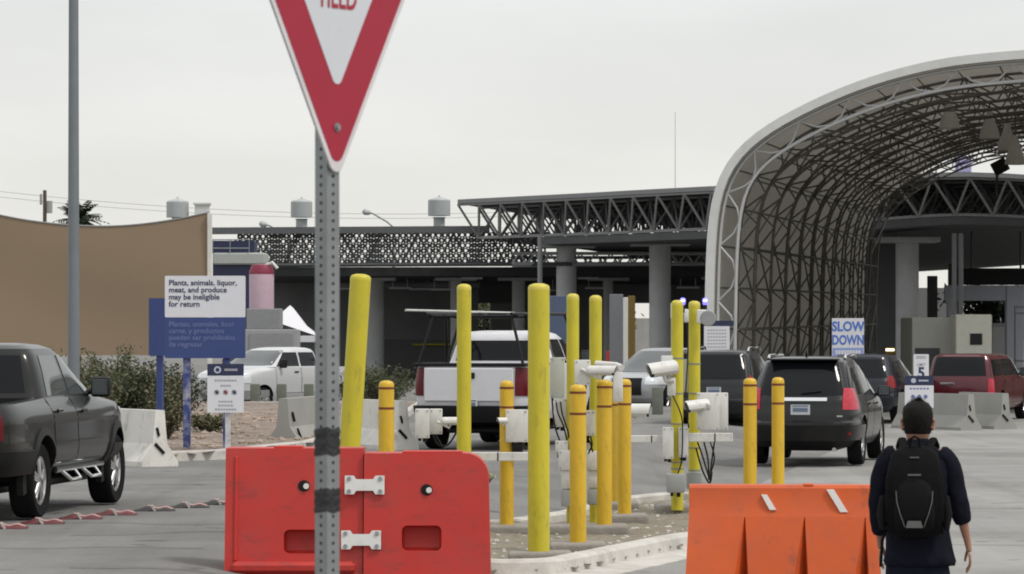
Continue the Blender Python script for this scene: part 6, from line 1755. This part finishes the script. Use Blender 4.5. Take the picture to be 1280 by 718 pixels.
# hair: cap with fine strands
hr_ = MB(); rings = []
for z_, rx, ryf, ryb in ((-.062, .070, -.045, .086), (-.045, .0745, -.02, .094), (-.02, .078, .0, .102), (.012, .0815, .03, .109), (.035, .0835, .075, .112), (.058, .084, .101, .112), (.09, .078, .094, .103), (.115, .060, .072, .080), (.130, .032, .04, .044), (.134, .006, .01, .01)):
    ring = []
    for k in range(28):
        a = 2 * PI * k / 28; s_, c_ = math.sin(a), math.cos(a)
        w_ = 1.0 + .02 * math.sin(5 * a + z_ * 60) + .012 * math.sin(11 * a)
        ring.append(hc + Vector((rx * c_ * w_, (ryf if s_ > 0 else ryb) * s_ * w_, z_)))
    rings.append(ring)
hr_.loft(rings)
rnd = random.Random(8)
for k in range(2600):
    a = rnd.uniform(0, 2 * PI); el = rnd.uniform(-.55, 1.5)
    c_, s_ = math.cos(a), math.sin(a)
    if s_ > .1 and el < .35: continue
    n_ = Vector((c_ * math.cos(el) * .083, s_ * math.cos(el) * (.10 if s_ > 0 else .111), math.sin(el) * .112 + .018))
    p = hc + n_; t_ = Vector((rnd.gauss(0, .4), rnd.gauss(0, .4), -.9 + el * .9)).normalized(); nn = n_.normalized()
    w_ = nn.cross(t_).normalized() * .0018
    tip = p + t_ * rnd.uniform(.014, .028) + nn * rnd.uniform(.004, .014)
    hr_.bm.faces.new([hr_.bm.verts.new(q) for q in (p - w_ - nn * .003, p + w_ - nn * .003, tip)])
head_fit(hr_.bm)
hr_.build('hair', M_HAIR, man)
# clothes
def ring_e(c, rx, ry, n=26, pw=2.3, wob=0.0, ph=0.0, yb=1.0):
    out = []
    for k in range(n):
        a = 2 * PI * k / n; c_, s_ = math.cos(a), math.sin(a)
        w_ = 1 + wob * math.sin(4 * a + ph) + wob * .6 * math.sin(7 * a + ph * 2)
        out.append(Vector(c) + Vector((rx * w_ * math.copysign(abs(c_) ** (2 / pw), c_), ry * w_ * math.copysign(abs(s_) ** (2 / pw), s_) * (yb if s_ < 0 else 1), 0)))
    return out
sh = MB()
sh.loft([ring_e(c, rx, ry, wob=w_, ph=ph) for c, rx, ry, w_, ph in (
    ((.012, .0, .70), .226, .155, .02, 0), ((.01, .0, .78), .220, .150, .016, .3), ((.0, .0, .90), .205, .145, .016, 1), ((0, .0, 1.02), .198, .140, .014, 2), ((0, .01, 1.14), .203, .140, .012, 3), ((0, .015, 1.25), .208, .138, .008, 4),
    ((0, .02, 1.33), .200, .122, .006, 4), ((0, .02, 1.385), .165, .100, .004, 4), ((0, .025, 1.425), .112, .082, 0, 0), ((0, .035, 1.452), .072, .070, 0, 0), ((0, .042, 1.470), .066, .066, 0, 0))])
def sleeve(pts):
    sh.tube([p for p, r in pts], [r for p, r in pts], 16)
sleeve([((.13, .02, 1.36), (.072, .075)), ((.178, .018, 1.338), (.070, .078)), ((.218, .010, 1.25), (.066, .078)), ((.245, .005, 1.16), (.066, .070)), ((.262, .0, 1.08), (.064, .068)), ((.280, .014, 1.02), (.059, .062)), ((.291, .028, .975), (.054, .056)), ((.295, .033, .962), (.046, .048))])
sleeve([((-.13, .02, 1.36), (.072, .075)), ((-.178, .018, 1.338), (.070, .078)), ((-.218, .018, 1.25), (.066, .078)), ((-.242, .022, 1.16), (.066, .070)), ((-.254, .03, 1.08), (.064, .068)), ((-.254, .06, 1.02), (.060, .064)), ((-.252, .10, .95), (.052, .055)), ((-.251, .13, .89), (.042, .045))])
def creases(bm_, amp, sc):
    from mathutils import noise as mn
    bmesh.ops.subdivide_edges(bm_, edges=bm_.edges[:], cuts=2, use_grid_fill=True, smooth=0.6)
    bm_.normal_update()
    for v in bm_.verts:
        p = v.co; n_ = mn.noise(Vector((p.x * sc * .7, p.y * sc * .7, p.z * sc + p.x * sc * .8))) + .5 * mn.noise(p * sc * 2.1)
        v.co = p + v.normal * amp * n_
bmesh.ops.recalc_face_normals(sh.bm, faces=sh.bm.faces)
creases(sh.bm, .008, 13)
so = sh.build('shirt', M_SHIRT, man, smooth=80)
tr = MB()
tr.loft([ring_e(c, rx, ry, wob=.01) for c, rx, ry in (((0, 0, .60), .19, .12), ((0, .0, .74), .198, .138), ((0, 0, .92), .185, .132), ((0, 0, .98), .175, .125))])
tr.tube([(.095, .0, .80), (.10, .06, .68), (.106, .135, .50), (.107, .10, .30), (.107, .03, .12), (.107, .02, .07)], [(.102, .12), (.098, .11), (.078, .085), (.07, .075), (.062, .066), (.06, .064)], 18)
tr.tube([(-.095, .0, .80), (-.098, -.02, .68), (-.10, -.06, .48), (-.10, -.16, .30), (-.10, -.265, .15), (-.10, -.28, .12)], [(.102, .12), (.098, .11), (.078, .085), (.07, .075), (.062, .066), (.06, .064)], 18)
bmesh.ops.recalc_face_normals(tr.bm, faces=tr.bm.faces)
creases(tr.bm, .010, 12)
tr.build('trousers', M_JEAN, man, smooth=80)
for pts in ([(.107, -.05, .05), (.107, .05, .055), (.11, .15, .045), (.112, .23, .03)], [(-.10, -.34, .16), (-.10, -.27, .07), (-.10, -.20, .035), (-.10, -.13, .026)]):
    MB().tube(pts, [(.045, .05), (.05, .055), (.048, .04), (.03, .022)], 14).build('shoe', M_BLK, man)
# backpack
bp = empty('backpack', (g.x, g.y, 0), R(-7), 'black backpack with grey curved piping worn by the walking man', 'backpack')
b = MB(); rings = []
for z_, rx, y0, y1 in ((.885, .13, -.13, -.24), (.90, .170, -.12, -.27), (.98, .188, -.115, -.295), (1.10, .193, -.115, -.30), (1.22, .186, -.115, -.28), (1.32, .168, -.105, -.25), (1.39, .145, -.09, -.205), (1.425, .09, -.085, -.16), (1.435, .04, -.09, -.13)):
    cy = (y0 + y1) / 2; ring = ring_e((-.018, cy, z_), rx, (y0 - y1) / 2, n=32, pw=3.2, wob=.006, ph=z_ * 9); rings.append(ring)
b.loft(rings).build('main_bag', M_PACK, bp, smooth=70)
b = MB(); rings = []
for z_, rx, y1 in ((.925, .10, -.30), (.94, .125, -.325), (1.02, .132, -.338), (1.12, .125, -.33), (1.20, .105, -.305), (1.235, .07, -.28)):
    rings.append(ring_e((-.018, y1 + .05, z_), rx, .05, n=28, pw=3))
b.loft(rings).build('front_pocket', M_PACK2, bp, smooth=70)
b = MB()
for sg in (-1, 1):
    pts = [(-.018 + sg * x, y_, z_) for x, y_, z_ in ((.118, -.318, 1.165), (.112, -.332, 1.10), (.092, -.342, 1.03), (.070, -.342, .975), (.062, -.338, .95))]
    b.tube(pts, .003, 6)
b.build('piping', M_PIPING, bp)
b = MB(); b.prism([(-.055, .0), (.055, .0), (.042, .042), (-.042, .042)], lambda a, c, t: (a - .018, -.345 - (.004 if t == 0 else -.004), c + .945)); b.build('reflective_patch', M_PIPING, bp)
b = MB(); b.box((-.018, -.297, 1.262), (.085, .006, .010)).box((-.018, -.232, 1.365), (.06, .006, .008)); b.build('emblem', M_PIPING, bp)
b = MB()
for sg in (-1, 1):
    b.tube([(sg * .075 - .01, -.12, 1.40), (sg * .10, -.02, 1.47), (sg * .115, .09, 1.43), (sg * .12, .155, 1.30), (sg * .15, .10, 1.08), (sg * .18, -.10, .98)], [(.028, .012)] * 6, 8)
b.build('shoulder_strap', M_PACK2, bp)
MB().tube([(-.05, -.15, 1.42), (-.045, -.17, 1.475), (-.018, -.175, 1.49), (.01, -.17, 1.475), (.015, -.15, 1.42)], .009, 6).build('top_loop', M_PACK2, bp)
b = MB(); b.tube([(-.20, -.20, .93), (-.225, -.21, .86), (-.232, -.20, .76), (-.236, -.20, .70)], [(.010, .004)] * 4, 6); b.tube([(.16, -.22, .93), (.165, -.23, .90)], .006, 6)
b.build('loose_strap', M_PACK2, bp)
b = MB()
for sg in (-1, 1): b.tube([(-.018 + sg * .198, -.17, 1.12), (-.018 + sg * .214, -.21, 1.02), (-.018 + sg * .205, -.23, .93)], [(.028, .045), (.03, .055), (.02, .035)], 10)
b.build('side_pocket', M_PACK2, bp)
b = MB()
b.tube([(.155, -.275, 1.25), (.172, -.288, 1.12), (.168, -.292, .98)], .0035, 5); b.tube([(-.19, -.275, 1.25), (-.205, -.288, 1.12), (-.20, -.292, .98)], .0035, 5)
b.build('zip', M_PACK2, bp)

man.scale.x = 0.935
bp.scale.x = 0.935
